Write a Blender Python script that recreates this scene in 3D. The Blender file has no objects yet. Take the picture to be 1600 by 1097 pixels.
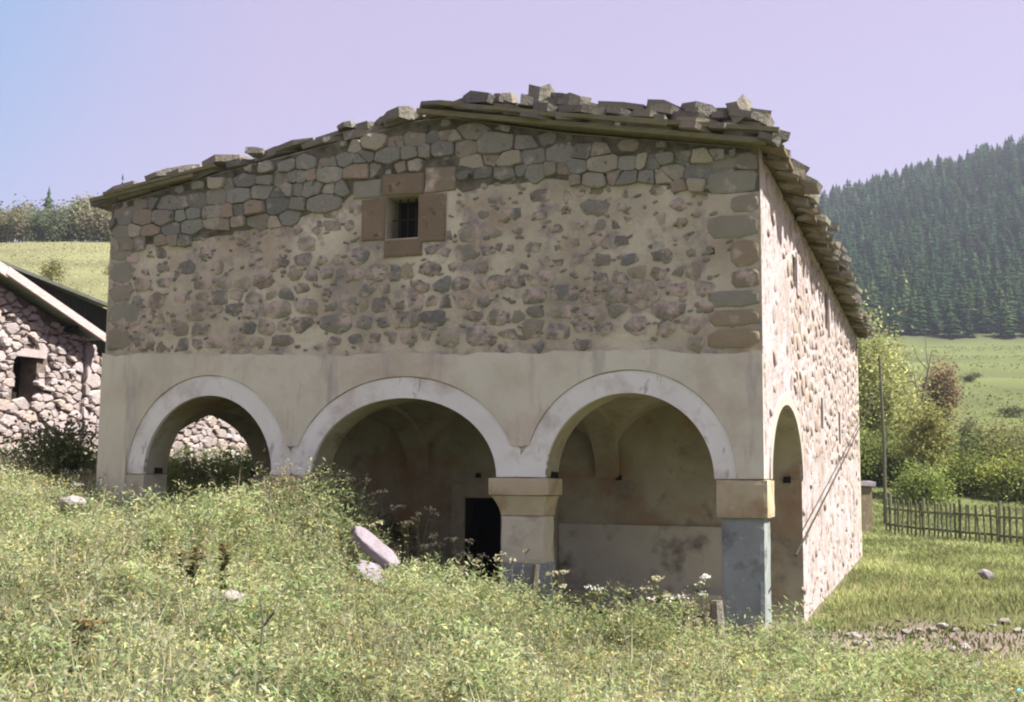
import bpy, math, random
import numpy as np
from mathutils import Matrix, Vector

SC = bpy.context.scene
COL = SC.collection
rnd = random.Random(11)
rng = np.random.default_rng(5)
PI = math.pi
R = math.radians

# ------------------------------------------------------------------ camera
PITCH, ROLL = math.atan(196.5 / 1800), R(0.5)
EYE = Vector((0, 0, 2.0))
cd = bpy.data.cameras.new('camera'); cam = bpy.data.objects.new('camera', cd); COL.objects.link(cam)
cd.sensor_width = 36; cd.lens = 40.5; cd.clip_start = 0.1; cd.clip_end = 4000
_u = Vector((0, -math.sin(PITCH), math.cos(PITCH))); _r = Vector((1, 0, 0)); _f = Vector((0, math.cos(PITCH), math.sin(PITCH)))
_rr = _r * math.cos(ROLL) + _u * math.sin(ROLL); _uu = _u * math.cos(ROLL) - _r * math.sin(ROLL)
cam.matrix_world = Matrix(((_rr.x, _uu.x, -_f.x, EYE.x), (_rr.y, _uu.y, -_f.y, EYE.y), (_rr.z, _uu.z, -_f.z, EYE.z), (0, 0, 0, 1)))
SC.camera = cam

# building frame: ER runs right along the facade, ED runs back into the church
YAW = R(20)
ER = Vector((math.cos(YAW), -math.sin(YAW), 0)); ED = Vector((math.sin(YAW), math.cos(YAW), 0))
ORG = Vector((3.34, 15.25, 0))

# ------------------------------------------------------------------ world + sun
sl = (0.58, 0.07, 0.80)                                  # direction to the sun in the church frame
SUNV = (ER * sl[0] + ED * sl[1] + Vector((0, 0, sl[2]))).normalized()
W = bpy.data.worlds.new('World'); SC.world = W; W.use_nodes = True
nt = W.node_tree; nt.nodes.clear()
def wn(t, **k):
    n = nt.nodes.new(t)
    for a, b in k.items(): setattr(n, a, b)
    return n
sky = wn('ShaderNodeTexSky', sky_type='NISHITA', sun_disc=False)
sky.sun_elevation = math.asin(SUNV.z); sky.sun_rotation = math.atan2(SUNV.x, SUNV.y)
sky.air_density = 1.0; sky.dust_density = 2.0
tc = wn('ShaderNodeTexCoord'); dp = wn('ShaderNodeVectorMath', operation='DOT_PRODUCT')
bd = (_f + _r * (-1600 / 1800) + _u * (848 / 1800)).normalized(); dp.inputs[1].default_value = bd
nt.links.new(tc.outputs['Generated'], dp.inputs[0])
rp = wn('ShaderNodeValToRGB'); nt.links.new(dp.outputs['Value'], rp.inputs[0])
e = rp.color_ramp.elements
e[0].position = .875; e[0].color = (.606, .490, .762, 1); e[1].position = 1.0; e[1].color = (.13, .42, .78, 1)
q = rp.color_ramp.elements.new(.92); q.color = (.50, .48, .78, 1)
q = rp.color_ramp.elements.new(.968); q.color = (.24, .46, .80, 1)
sc10 = wn('ShaderNodeVectorMath', operation='SCALE'); sc10.inputs['Scale'].default_value = 3.2
nt.links.new(rp.outputs[0], sc10.inputs[0])
mx = wn('ShaderNodeMix', data_type='RGBA'); mx.inputs[0].default_value = .90
nt.links.new(sky.outputs[0], mx.inputs[6]); nt.links.new(sc10.outputs[0], mx.inputs[7])
bg = wn('ShaderNodeBackground'); bg.inputs[1].default_value = .1
nt.links.new(mx.outputs[2], bg.inputs[0]); wo = wn('ShaderNodeOutputWorld'); nt.links.new(bg.outputs[0], wo.inputs[0])
ld = bpy.data.lights.new('sun', 'SUN'); sun = bpy.data.objects.new('sun', ld); COL.objects.link(sun)
ld.energy = 4.6; ld.angle = R(.53); ld.color = (1, .95, .88)
sun.rotation_euler = SUNV.to_track_quat('Z', 'Y').to_euler(); sun.location = (20, 0, 40)
vs = SC.view_settings; vs.view_transform = 'Standard'; vs.look = 'None'; vs.gamma = 1; vs.use_curve_mapping = False
vs.exposure = 1.56
SC.render.film_transparent = False
SC.cycles.filter_width = 2.1

# ------------------------------------------------------------------ material helpers
def mat(name, cols, scale=3.0, detail=6, rand=None, mode='object', rmix=.5, stain=None, stain2=None, bump=(30, .3, .02), rough=.92, stretch=None, attr=False, translucent=0.0, brand=None, tint=(.95, 1.06, .955)):
    """cols: colours along a noise; rand: colours picked per object or island; stain: (colour, scale, lo, hi)."""
    m = bpy.data.materials.new(name); m.use_nodes = True
    t = m.node_tree; t.nodes.clear(); N = t.nodes.new; L = t.links.new
    def ramp(src, cs, lo=.3, hi=.7):
        r = N('ShaderNodeValToRGB'); L(src, r.inputs[0]); el = r.color_ramp.elements
        n = len(cs)
        while len(el) < n: el.new(.5)
        for i, c in enumerate(cs):
            el[i].position = lo + (hi - lo) * i / max(1, n - 1); el[i].color = (*[a_ * b_ for a_, b_ in zip(c, tint)], 1)
        return r.outputs[0]
    geo = N('ShaderNodeNewGeometry'); pos = geo.outputs['Position']
    if stretch:
        vm = N('ShaderNodeVectorMath'); vm.operation = 'MULTIPLY'; L(pos, vm.inputs[0]); vm.inputs[1].default_value = stretch; pos = vm.outputs[0]
    def noise(s, d=6, p=None):
        n = N('ShaderNodeTexNoise'); n.inputs['Scale'].default_value = s; n.inputs['Detail'].default_value = d; n.inputs['Roughness'].default_value = .62
        L(p or pos, n.inputs['Vector']); return n.outputs['Fac']
    def mixc(f, a, b, bt='MIX'):
        x = N('ShaderNodeMix'); x.data_type = 'RGBA'; x.blend_type = bt
        if isinstance(f, float): x.inputs[0].default_value = f
        else: L(f, x.inputs[0])
        L(a, x.inputs[6])
        if isinstance(b, tuple): x.inputs[7].default_value = (*b, 1)
        else: L(b, x.inputs[7])
        return x.outputs[2]
    if attr:
        a = N('ShaderNodeAttribute'); a.attribute_name = 'col'; c = a.outputs['Color']
    else:
        c = ramp(noise(scale, detail), cols)
    if rand:
        if mode == 'object': src = N('ShaderNodeObjectInfo').outputs['Random']
        else: src = geo.outputs['Random Per Island']
        c = mixc(rmix, c, ramp(src, rand, 0.04, 0.96))
    if brand:
        oi = N('ShaderNodeObjectInfo'); c = mixc(1.0, c, ramp(oi.outputs['Random'], brand, 0, 1), 'MULTIPLY')
    for st in (stain, stain2):
        if st:
            mr = N('ShaderNodeMapRange'); mr.inputs['From Min'].default_value = st[2]; mr.inputs['From Max'].default_value = st[3]
            p2 = geo.outputs['Position']
            if len(st) > 4:
                vm = N('ShaderNodeVectorMath'); vm.operation = 'MULTIPLY'; L(p2, vm.inputs[0]); vm.inputs[1].default_value = st[4]; p2 = vm.outputs[0]
            L(noise(st[1], 7, p2), mr.inputs['Value']); c = mixc(mr.outputs[0], c, st[0])
    out = N('ShaderNodeOutputMaterial')
    if translucent:
        d = N('ShaderNodeBsdfDiffuse'); tr = N('ShaderNodeBsdfTranslucent'); ms = N('ShaderNodeMixShader'); ms.inputs[0].default_value = translucent
        L(c, d.inputs[0]); L(c, tr.inputs[0]); L(d.outputs[0], ms.inputs[1]); L(tr.outputs[0], ms.inputs[2]); L(ms.outputs[0], out.inputs[0])
        return m
    b = N('ShaderNodeBsdfPrincipled'); L(c, b.inputs['Base Color']); b.inputs['Roughness'].default_value = rough
    b.inputs['Specular IOR Level'].default_value = .15
    if bump:
        bp = N('ShaderNodeBump'); bp.inputs['Strength'].default_value = bump[1]; bp.inputs['Distance'].default_value = bump[2]
        L(noise(bump[0], 8), bp.inputs['Height']); L(bp.outputs[0], b.inputs['Normal'])
    L(b.outputs[0], out.inputs[0])
    return m

MORT = (.50, .43, .335)
STONES = [(.17, .155, .135), (.30, .265, .22), (.20, .195, .18), (.33, .265, .19), (.235, .235, .22), (.40, .33, .225), (.15, .148, .145), (.42, .365, .285), (.25, .18, .135), (.19, .19, .19)]
GREYS = [(.18, .172, .15), (.30, .28, .24), (.23, .22, .195), (.37, .285, .205), (.27, .262, .235), (.36, .33, .275), (.50, .42, .31), (.22, .21, .20), (.38, .275, .20)]
M = {}
M['mortar'] = mat('lime mortar', [(.33, .28, .215), (.50, .43, .335), (.68, .60, .48)], .75, rand=None, stain=((.33, .235, .16), .9, .52, .72), stain2=((.30, .275, .235), 3.2, .52, .66), bump=(14, .6, .05))
M['plaster'] = mat('weathered facade plaster', [(.50, .435, .36), (.61, .545, .465), (.67, .605, .525)], .8, stain=((.43, .33, .255), .7, .5, .75), stain2=((.36, .34, .31), 1.4, .54, .72, (2.2, 2.2, .35)), bump=(9, .35, .03))
M['trim'] = mat('whitewashed arch band', [(.68, .655, .635), (.79, .77, .75)], 1.2, stain=((.47, .42, .36), 1.6, .5, .72), stain2=((.40, .37, .33), 5.0, .60, .68, (1, 1, .4)), bump=(16, .35, .02), tint=(.97, 1.035, .965))
M['sidetrim'] = mat('pale side arch edge', [(.36, .33, .28), (.46, .42, .36)], 3, tint=(1, 1, 1), bump=(20, .3, .01))
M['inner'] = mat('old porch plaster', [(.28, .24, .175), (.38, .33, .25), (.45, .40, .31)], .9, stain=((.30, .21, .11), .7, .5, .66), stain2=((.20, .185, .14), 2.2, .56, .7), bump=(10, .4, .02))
M['panel'] = mat('pale porch plaster', [(.45, .41, .34), (.57, .52, .44)], 1.0, stain=((.17, .16, .13), 1.6, .54, .70), bump=(12, .4, .02))
M['capital'] = mat('tan capital stone', [(.40, .315, .225), (.50, .405, .30)], 2.0, stain=((.30, .22, .12), 1.5, .52, .7), bump=(25, .3, .02))
M['shaft'] = mat('pale pier plaster', [(.47, .41, .335), (.57, .50, .415)], 2.0, stain=((.33, .265, .20), 1.8, .54, .72), bump=(25, .3, .02))
M['dado'] = mat('flaking blue grey dado', [(.20, .205, .215), (.30, .305, .315)], 2.5, stain=((.12, .125, .12), 2.2, .55, .68), stain2=((.40, .40, .37), 6, .60, .68), bump=(20, .4, .02))
M['stone'] = mat('mortared wall stone', [(.19, .17, .145), (.30, .26, .21)], 6, rand=STONES, rmix=.66, stain=(MORT, 3.4, .45, .60), stain2=((.13, .12, .105), 9, .60, .70), bump=(18, .9, .04))
M['bare'] = mat('bare rubble stone', [(.18, .165, .135), (.30, .27, .22)], 6, rand=GREYS, rmix=.75, stain=((.44, .40, .32), 4.0, .55, .72), stain2=((.12, .115, .095), 6, .60, .70), bump=(16, 1.0, .05))
M['joint'] = mat('dark open joints', [(.06, .052, .04), (.20, .17, .13)], 6, bump=(20, .6, .03))
M['chip'] = mat('stone chips in mortar', [(.16, .145, .12), (.24, .21, .17)], 6, rand=STONES, mode='island', rmix=.7, stain=(MORT, 7.0, .56, .66), bump=(30, .5, .02))
M['ashlar'] = mat('brown window ashlar', [(.19, .135, .09), (.27, .20, .14)], 3, rand=[(.18, .135, .095), (.27, .20, .14), (.22, .16, .115)], rmix=.5, stain=((.36, .30, .23), 3.5, .56, .72), stain2=((.12, .09, .07), 6, .58, .7), bump=(18, .9, .04))
M['quoin'] = mat('corner block stone', [(.21, .18, .14), (.33, .28, .215)], 4, rand=[(.23, .175, .125), (.29, .265, .22), (.25, .24, .21), (.31, .225, .15)], rmix=.65, stain=(MORT, 2.2, .56, .68), bump=(24, .5, .03))
M['sideplaster'] = mat('sunlit side wall plaster', [(.36, .30, .285), (.45, .39, .385), (.50, .445, .45)], 1.3, stain=((.30, .25, .21), 1.1, .50, .7), stain2=((.16, .13, .11), 5.5, .57, .66), bump=(10, .9, .05), tint=(1, 1, 1))
M['sidestone'] = mat('side wall stones', [(.32, .26, .21), (.44, .37, .31)], 5, rand=[(.17, .14, .12), (.34, .265, .20), (.40, .34, .29), (.24, .20, .18), (.44, .375, .35), (.29, .215, .16)], mode='island', rmix=.8, stain=((.43, .375, .36), 4, .5, .64), bump=(26, .5, .03), tint=(1, 1, 1))
M['slab'] = mat('roof slab stone', [(.15, .145, .12), (.25, .235, .195)], 5, rand=[(.13, .13, .115), (.23, .21, .17), (.19, .185, .165), (.30, .26, .20)], rmix=.6, stain=((.20, .195, .12), 3, .58, .7), stain2=((.34, .32, .28), 7, .6, .7), bump=(16, 1.0, .05), tint=(1, 1, 1))
M['slabs'] = mat('roof slab field', [(.15, .145, .12), (.25, .235, .195)], 5, rand=[(.13, .13, .115), (.23, .21, .17), (.30, .26, .20)], mode='island', rmix=.6, bump=(24, .6, .03))
M['wood'] = mat('weathered roof timber', [(.15, .13, .075), (.24, .205, .125)], 3, stretch=(1, 1, 6), bump=(40, .5, .02))
M['eavewood'] = mat('brown eave boards', [(.13, .095, .06), (.21, .16, .10)], 3, stretch=(4, 1, 4), bump=(30, .5, .02))
M['darkwood_shade'] = mat('blackened timber', [(.012, .011, .010), (.03, .026, .022)], 4, stretch=(8, 8, 1), bump=(30, .4, .02))  # barn timber; also paints the shade in beam sockets and the house window
M['greywood'] = mat('grey weathered wood', [(.20, .185, .155), (.33, .30, .26)], 6, stretch=(6, 6, 1), brand=[(.4, .36, .31), (.6, .54, .47), (.85, .76, .66)], bump=(40, .5, .01))
M['pinkwood'] = mat('bleached verge board', [(.42, .32, .30), (.58, .48, .46)], 5, stretch=(1, 1, 6), bump=(40, .4, .01), tint=(1, 1, 1))
M['hole'] = mat('painted hole shade', [(.012, .011, .01), (.025, .022, .02)], 4, bump=None)  # near-black colour painting the shade inside the windows and doorway
M['iron'] = mat('rusty iron', [(.03, .025, .022), (.06, .045, .035)], 8, bump=None, rough=.7)
M['housecore'] = mat('dry joints earth', [(.10, .08, .068), (.22, .18, .15)], 6, bump=(20, .6, .03), tint=(1, 1, 1))
M['housestone'] = mat('sunlit field stone', [(.25, .215, .20), (.42, .375, .36)], 7, rand=[(.27, .22, .205), (.42, .35, .335), (.47, .41, .41), (.35, .31, .305), (.42, .335, .275), (.50, .44, .445)], rmix=.6, bump=(24, .6, .03), tint=(1, 1, 1))
M['sheet'] = mat('grey roof covering', [(.22, .21, .19), (.34, .32, .29)], 2, stretch=(1, 6, 1), bump=(20, .4, .02))
M['palerock'] = mat('pale pinkish rock', [(.22, .19, .21), (.31, .275, .31)], 5, stain=((.2, .175, .16), 7, .52, .72), bump=(22, .7, .02), tint=(1, 1, 1))
M['greyrock'] = mat('grey field rock', [(.24, .225, .21), (.36, .34, .325)], 6, stain=((.25, .24, .2), 5, .55, .7), brand=[(.6, .58, .55), (.9, .88, .86), (1.1, 1.08, 1.08)], bump=(22, .6, .02), tint=(1, 1, 1))
M['leaf'] = mat('leaf green', [], attr=True, translucent=.42)
M['needle'] = mat('conifer needles', [], attr=True, translucent=.08, brand=[(.6, .75, .8), (1, 1, .9), (1.5, 1.3, 1.0), (.8, 1, .9)])
M['bark'] = mat('bark', [(.09, .075, .06), (.17, .145, .115)], 8, stretch=(3, 3, 1), bump=(20, .6, .02))
M['stalk'] = mat('dead stalk', [(.11, .10, .085), (.19, .17, .14)], 10, bump=None)
M['petal'] = mat('white petals', [(.72, .72, .66), (.80, .80, .76)], 8, bump=None, tint=(1, 1, 1))

# ------------------------------------------------------------------ object helpers
def link(name, me, m=None, parent=None, **props):
    o = bpy.data.objects.new(name, me); COL.objects.link(o)
    if m is not None and me is not None:
        for x in (m if isinstance(m, (list, tuple)) else [m]):
            me.materials.append(x)
    if parent is not None: o.parent = parent
    for k, v in props.items(): o[k] = v
    return o
def pmesh(name, v, f, smooth=False):
    me = bpy.data.meshes.new(name); me.from_pydata([tuple(p) for p in v], [], f); me.update()
    if smooth: me.polygons.foreach_set('use_smooth', [True] * len(me.polygons))
    return me
def thing(name, label, cat, loc=(0, 0, 0), rz=0.0, group=None):
    o = bpy.data.objects.new(name, None); COL.objects.link(o); o.empty_display_size = .3
    o.location = loc; o.rotation_euler = (0, 0, rz); o['label'] = label; o['category'] = cat
    if group: o['group'] = group
    return o
class MB:
    def __init__(s): s.v = []; s.f = []
    def add(s, v, f):
        n = len(s.v); s.v += [tuple(p) for p in v]; s.f += [tuple(i + n for i in q) for q in f]
    def box(s, x0, x1, y0, y1, z0, z1, j=0.0):
        v = [(x, y, z) for x in (x0, x1) for y in (y0, y1) for z in (z0, z1)]
        if j: v = [tuple(c + rnd.uniform(-j, j) for c in p) for p in v]
        s.add(v, [(0, 1, 3, 2), (4, 6, 7, 5), (0, 4, 5, 1), (2, 3, 7, 6), (0, 2, 6, 4), (1, 5, 7, 3)])
    def beam(s, a, b, w, h, up=(0, 0, 1)):
        a = Vector(a); b = Vector(b); d = (b - a).normalized(); u = Vector(up); sd = d.cross(u).normalized(); u = sd.cross(d)
        v = []
        for p in (a, b):
            for i, k in ((-1, -1), (1, -1), (1, 1), (-1, 1)): v.append(p + sd * (i * w / 2) + u * (k * h / 2))
        s.add(v, [(0, 1, 2, 3), (7, 6, 5, 4), (0, 4, 5, 1), (1, 5, 6, 2), (2, 6, 7, 3), (3, 7, 4, 0)])
    def tube(s, pts, rad, n=6):
        pts = [Vector(p) for p in pts]; rad = rad if isinstance(rad, (list, tuple)) else [rad] * len(pts)
        v = []; f = []
        for i, p in enumerate(pts):
            d = (pts[min(i + 1, len(pts) - 1)] - pts[max(i - 1, 0)]).normalized()
            a = d.cross(Vector((.31, .87, .21))).normalized(); b = d.cross(a)
            for k in range(n): v.append(p + (a * math.cos(2 * PI * k / n) + b * math.sin(2 * PI * k / n)) * rad[i])
        for i in range(len(pts) - 1):
            for k in range(n): f.append((i * n + k, i * n + (k + 1) % n, (i + 1) * n + (k + 1) % n, (i + 1) * n + k))
        f.append(tuple(range(n))[::-1]); f.append(tuple(range((len(pts) - 1) * n, len(pts) * n)))
        s.add(v, f)
    def mesh(s, name, smooth=False): return pmesh(name, s.v, s.f, smooth)
    def build(s, name, m, parent=None, smooth=False, **p): return link(name, s.mesh(name, smooth), m, parent, **p)
def rough_box(x0, x1, y0, y1, z0, z1, amp=.010, step=.06, wear=.012):
    """box with a fine skin, uneven faces and worn edges"""
    dims = [(x0, x1), (y0, y1), (z0, z1)]; V_ = []; F_ = []; index = {}
    c_ = Vector(((x0 + x1) / 2, (y0 + y1) / 2, (z0 + z1) / 2)); hs_ = Vector(((x1 - x0) / 2, (y1 - y0) / 2, (z1 - z0) / 2))
    def vid(p):
        k = tuple(round(a, 4) for a in p)
        if k not in index:
            index[k] = len(V_); q = Vector(p); d = q - c_
            near = [hs_[i] - abs(d[i]) < 1e-4 for i in range(3)]
            if sum(near) >= 2:
                w_ = wear * (.35 + 1.3 * abs(float(vnoise(np.array(q.z * 5 + q.x * 7), np.array(q.y * 5 + 3.1)))) + (1.2 * max(0, float(vnoise(np.array(q.z * 2.3 + q.x), np.array(q.y + 9.2))) - .2)))
                for i in range(3):
                    if near[i]: q[i] -= math.copysign(min(w_, hs_[i] * .5), d[i])
            for i in range(3):
                if near[i]: q[i] += amp * float(vnoise(np.array(p[(i + 1) % 3] * 4 + i * 5), np.array(p[(i + 2) % 3] * 4 + c_.x)))
            V_.append(tuple(q))
        return index[k]
    for ax in range(3):
        u, v = (ax + 1) % 3, (ax + 2) % 3
        us = np.linspace(*dims[u], max(2, int((dims[u][1] - dims[u][0]) / step) + 1)); vs_ = np.linspace(*dims[v], max(2, int((dims[v][1] - dims[v][0]) / step) + 1))
        for sd in (0, 1):
            for a, b in zip(us[:-1], us[1:]):
                for c, d in zip(vs_[:-1], vs_[1:]):
                    q = []
                    for (uu, vv) in ((a, c), (b, c), (b, d), (a, d)):
                        p = [0, 0, 0]; p[ax] = dims[ax][sd]; p[u] = uu; p[v] = vv; q.append(vid(p))
                    F_.append(tuple(q) if sd else tuple(q[::-1]))
    return V_, F_
def interp(pts):
    xs = [p[0] for p in pts]; ys = [p[1] for p in pts]
    return lambda x: np.interp(x, xs, ys)
def npmesh(name, V, F, C=None):
    """V (n,3) verts, F (m,k) faces of k corners, C (n,3) colours"""
    me = bpy.data.meshes.new(name); n, (m, k) = len(V), F.shape
    me.vertices.add(n); me.vertices.foreach_set('co', np.ascontiguousarray(V, dtype=np.float32).ravel())
    me.loops.add(m * k); me.loops.foreach_set('vertex_index', np.ascontiguousarray(F, dtype=np.int32).ravel())
    me.polygons.add(m); me.polygons.foreach_set('loop_start', np.arange(0, m * k, k, dtype=np.int32))
    me.update(calc_edges=True)
    if C is not None:
        a = me.color_attributes.new('col', 'FLOAT_COLOR', 'POINT')
        a.data.foreach_set('color', np.concatenate([C, np.ones((n, 1))], 1).astype(np.float32).ravel())
    return me
def unit(a): return a / np.maximum(np.linalg.norm(a, axis=1, keepdims=True), 1e-6)
def leaf_arrays(P, D, L, Wd, C, flat=1.0):
    """one rhombic leaf per row"""
    n = len(P); S = unit(np.cross(D, unit(rng.normal(size=(n, 3)) * flat + np.array([0, 0, 1.0]) * (1 - flat))))
    L = np.broadcast_to(L, n)[:, None]; Wd = np.broadcast_to(Wd, n)[:, None]
    mid = P + D * L * .45
    V = np.stack([P, mid + S * Wd / 2, P + D * L + np.array([0, 0, -1]) * L * .12, mid - S * Wd / 2], 1).reshape(-1, 3)
    F = np.arange(4 * n).reshape(n, 4)
    return V, F, np.repeat(C, 4, 0)
def join(parts):
    V = []; F = []; C = []; n = 0
    for v, f, c in parts: V.append(v); F.append(f + n); C.append(c); n += len(v)
    return np.concatenate(V), np.concatenate(F), np.concatenate(C)
def shade(base, n, amt=.25, hue=.1):
    b = np.array(base)[None, :] * np.exp(rng.normal(0, amt, (n, 1))) * np.exp(rng.normal(0, hue, (n, 3)))
    return np.clip(b, .004, .9)

# value noise for shapes
_G = np.random.default_rng(2).random((256, 256))
def vnoise(x, y):
    x = np.asarray(x, float); y = np.asarray(y, float)
    xi = np.floor(x).astype(int); yi = np.floor(y).astype(int); fx = x - xi; fy = y - yi
    fx = fx * fx * (3 - 2 * fx); fy = fy * fy * (3 - 2 * fy)
    g = lambda a, b: _G[a % 256, b % 256]
    return (g(xi, yi) * (1 - fx) + g(xi + 1, yi) * fx) * (1 - fy) + (g(xi, yi + 1) * (1 - fx) + g(xi + 1, yi + 1) * fx) * fy - .5
def fbm(x, y, o=4):
    r = 0; a = 1
    for i in range(o): r = r + a * vnoise(x * 2 ** i + 17 * i, y * 2 ** i + 9 * i); a *= .5
    return r
def sstep(a, b, x):
    t = np.clip((np.asarray(x, float) - a) / (b - a), 0, 1); return t * t * (3 - 2 * t)

# ------------------------------------------------------------------ ground
def local(X, Y):
    dx = X - ORG.x; dy = Y - ORG.y
    return dx * ER.x + dy * ER.y, dx * ED.x + dy * ED.y
def world(lx, ly): return ORG.x + lx * ER.x + ly * ED.x, ORG.y + lx * ER.y + ly * ED.y
FP = interp([(-30, 2.2), (-14, 1.75), (-10.7, 1.5), (-9.8, 1.15), (-9.4, .85), (-8.1, .80), (-7.2, 1.2), (-6.3, 1.2), (-5.2, .72), (-4.2, .28), (-3.2, 0), (-2, -.2), (0, -.38), (30, -.38)])
INP = interp([(-30, 2.0), (-11, 1.45), (-9.5, .85), (-7.5, .65), (-6.5, .2), (-5.5, -.28), (-4, -.35), (30, -.35)])
LEFT = interp([(-50, 1.3), (0, 1.5), (16, 1.75), (24, 2.0), (32, 2.7), (50, 6.5), (100, 20), (180, 38.5), (240, 50), (420, 70), (700, 90), (3000, 90)])
RIGHT = interp([(-50, -.3), (30, -.33), (46, -.22), (56, .6), (64, 1.6), (75, 2.7), (100, 6.5), (150, 15), (200, 23), (320, 40), (500, 98), (660, 160), (740, 176), (900, 180), (3000, 160)])
def ground(X, Y):
    X = np.asarray(X, float); Y = np.asarray(Y, float)
    lx, ly = local(X, Y)
    f = FP(lx)
    near = .35 + .025 * np.clip(-X, -8, 12) + .12 * fbm(X * .35, Y * .35)
    s = sstep(-13, -.5, ly)
    a = near * (1 - s) + f * s
    inn = sstep(.0, 1.6, ly) * sstep(-10.9, -10.3, lx) * sstep(.2, -.3, lx)
    a = a * (1 - inn) + INP(lx) * inn
    dist = np.hypot(X, Y); az = X / np.maximum(Y, 1.0)
    wr = sstep(-.12, .12, az)
    far = LEFT(Y) * (1 - wr) + RIGHT(np.maximum(Y, .9 * dist)) * wr
    # the right hill's crest climbs to the right and is bumpy
    hill = sstep(330, 680, Y) * wr
    far = far + hill * ((np.clip(az, 0, .6) - .35) * 215 + 14 + 13 * fbm(X * .014 + 3, Y * .004) + 4 * vnoise(X * .06, Y * .02))
    far = far + sstep(60, 160, Y) * 1.6 * fbm(X * .03, Y * .03)
    b = sstep(4, 16, ly) * sstep(-9, -4, -0 * ly + 0) if False else sstep(5, 17, ly)
    h = a * (1 - b) + far * b
    # dirt path with a small bank behind it, right of the church
    bank = sstep(18.7, 19.3, Y + .45 * fbm(X * .8, Y * .8)) * sstep(24, 20.5, Y) * sstep(4.9, 5.6, X - (Y - 18) * .36)
    h = h + .16 * bank
    return h + .05 * fbm(X * .9, Y * .9) * (1 - b * .5)
def gz(x, y): return float(ground(np.array([x]), np.array([y]))[0])
def pathmask(X, Y):
    n = fbm(X * .9, Y * .9)
    return sstep(1.75, 1.15, np.abs(Y - 17.2 - .06 * (X - 6)) + n * .55) * sstep(3.5, 4.4, X)
def gridlines(lo, hi, fine_lo, fine_hi, step, growth=1.13):
    g = list(np.arange(fine_lo, fine_hi + 1e-6, step)); s = step; x = g[-1]
    while x < hi: s *= growth; x += s; g.append(x)
    s = step; x = fine_lo; left = []
    while x > lo: s *= growth; x -= s; left.append(x)
    return np.array(left[::-1] + g)
gx = gridlines(-1500, 1500, -14, 16, .28); gy = gridlines(-60, 1900, 2, 34, .28, 1.055)
GX, GY = np.meshgrid(gx, gy); GZ = ground(GX, GY)
V = np.stack([GX, GY, GZ], -1).reshape(-1, 3)
ny, nx = GX.shape; idx = np.arange(nx * ny).reshape(ny, nx)
F = np.stack([idx[:-1, :-1], idx[:-1, 1:], idx[1:, 1:], idx[1:, :-1]], -1).reshape(-1, 4)
# ground cover colours: soil, weeds, dry meadow on the left hill, green fields on the right, forest floor
X, Y = V[:, 0], V[:, 1]; lx, ly = local(X, Y)
nz = fbm(X * .5, Y * .5)[:, None]; nb = fbm(X * .06 + 5, Y * .06)[:, None]
weed = np.array((.12, .125, .05)) * (1 + .5 * nz); soil = np.array((.22, .175, .15)) * (1 + .35 * nz)
dry = np.array((.17, .172, .08)) * (1 + .45 * nb + .2 * nz); green = np.array((.10, .122, .038)) * (1 + .5 * nb + .2 * nz)
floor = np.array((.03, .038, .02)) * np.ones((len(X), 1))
lf = sstep(.05, -.1, X / np.maximum(Y, 1))[:, None]
C = green * (1 - lf) + dry * lf
k = sstep(24, 30, Y)[:, None]; C = weed * (1 - k) + C * k
p = pathmask(X, Y)[:, None]; C = C * (1 - p) + soil * p
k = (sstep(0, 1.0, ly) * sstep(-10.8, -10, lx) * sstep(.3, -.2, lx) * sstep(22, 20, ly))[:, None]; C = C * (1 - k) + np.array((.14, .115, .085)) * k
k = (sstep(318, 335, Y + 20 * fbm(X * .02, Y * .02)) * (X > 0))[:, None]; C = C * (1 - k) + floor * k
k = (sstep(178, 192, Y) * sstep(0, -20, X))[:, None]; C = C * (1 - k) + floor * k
M['ground'] = mat('ground', [], attr=True, stain=((.12, .11, .06), 2.5, .5, .75), bump=(12, .8, .05))
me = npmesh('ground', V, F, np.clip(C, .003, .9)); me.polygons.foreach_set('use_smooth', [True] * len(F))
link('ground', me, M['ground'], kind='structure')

# ------------------------------------------------------------------ stone shapes shared by all walls
def stone_variant(seed, p=3.2, n=10, jit=.16):
    r = random.Random(seed); v = []; f = []
    rad = []
    ph = r.uniform(-.2, .2)
    for k in range(n):
        t = 2 * PI * k / n + ph + r.uniform(-.12, .12)
        q = (abs(math.cos(t)) ** p + abs(math.sin(t)) ** p) ** (-1 / p) / 2 * (1 + r.uniform(-jit, jit * .35))
        rad.append((math.cos(t) * q, math.sin(t) * q))
    for sc_, y, jy in ((1.0, .6, 0), (.97, -.25, .1), (.80, -.85, .15)):
        for (a, b) in rad: v.append((a * sc_, y + r.uniform(-jy, jy), b * sc_))
    v.append((r.uniform(-.1, .1), -1, r.uniform(-.1, .1)))
    for ring in (0, 1):
        for k in range(n):
            a = ring * n + k; b = ring * n + (k + 1) % n; f.append((a, b, b + n, a + n))
    for k in range(n): f.append((2 * n + k, 2 * n + (k + 1) % n, 3 * n))
    return v, f
SV = [stone_variant(100 + i) for i in range(22)]
SQ = [stone_variant(300 + i, 6.0, 12, .07) for i in range(10)]
_cache = {}
def stone_mesh(kind, i, m, smooth=True):
    key = (kind, i, m.name)
    if key not in _cache:
        v, f = (SV if kind == 'r' else SQ)[i]; me_ = pmesh('stone_shape', v, f, smooth); me_.materials.append(m); _cache[key] = me_
    return _cache[key]
def put_stone(name, parent, x, z, w, h, prot, m, kind='r', rot=0.0, y=0.0, smooth=True, axis='x'):
    i = rnd.randrange(len(SV if kind == 'r' else SQ))
    o = bpy.data.objects.new(name, stone_mesh(kind, i, m, smooth)); COL.objects.link(o); o.parent = parent
    o.location = (x, y, z); o.scale = (w, prot, h); o.rotation_euler = (0, rot, 0)
    return o
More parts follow.
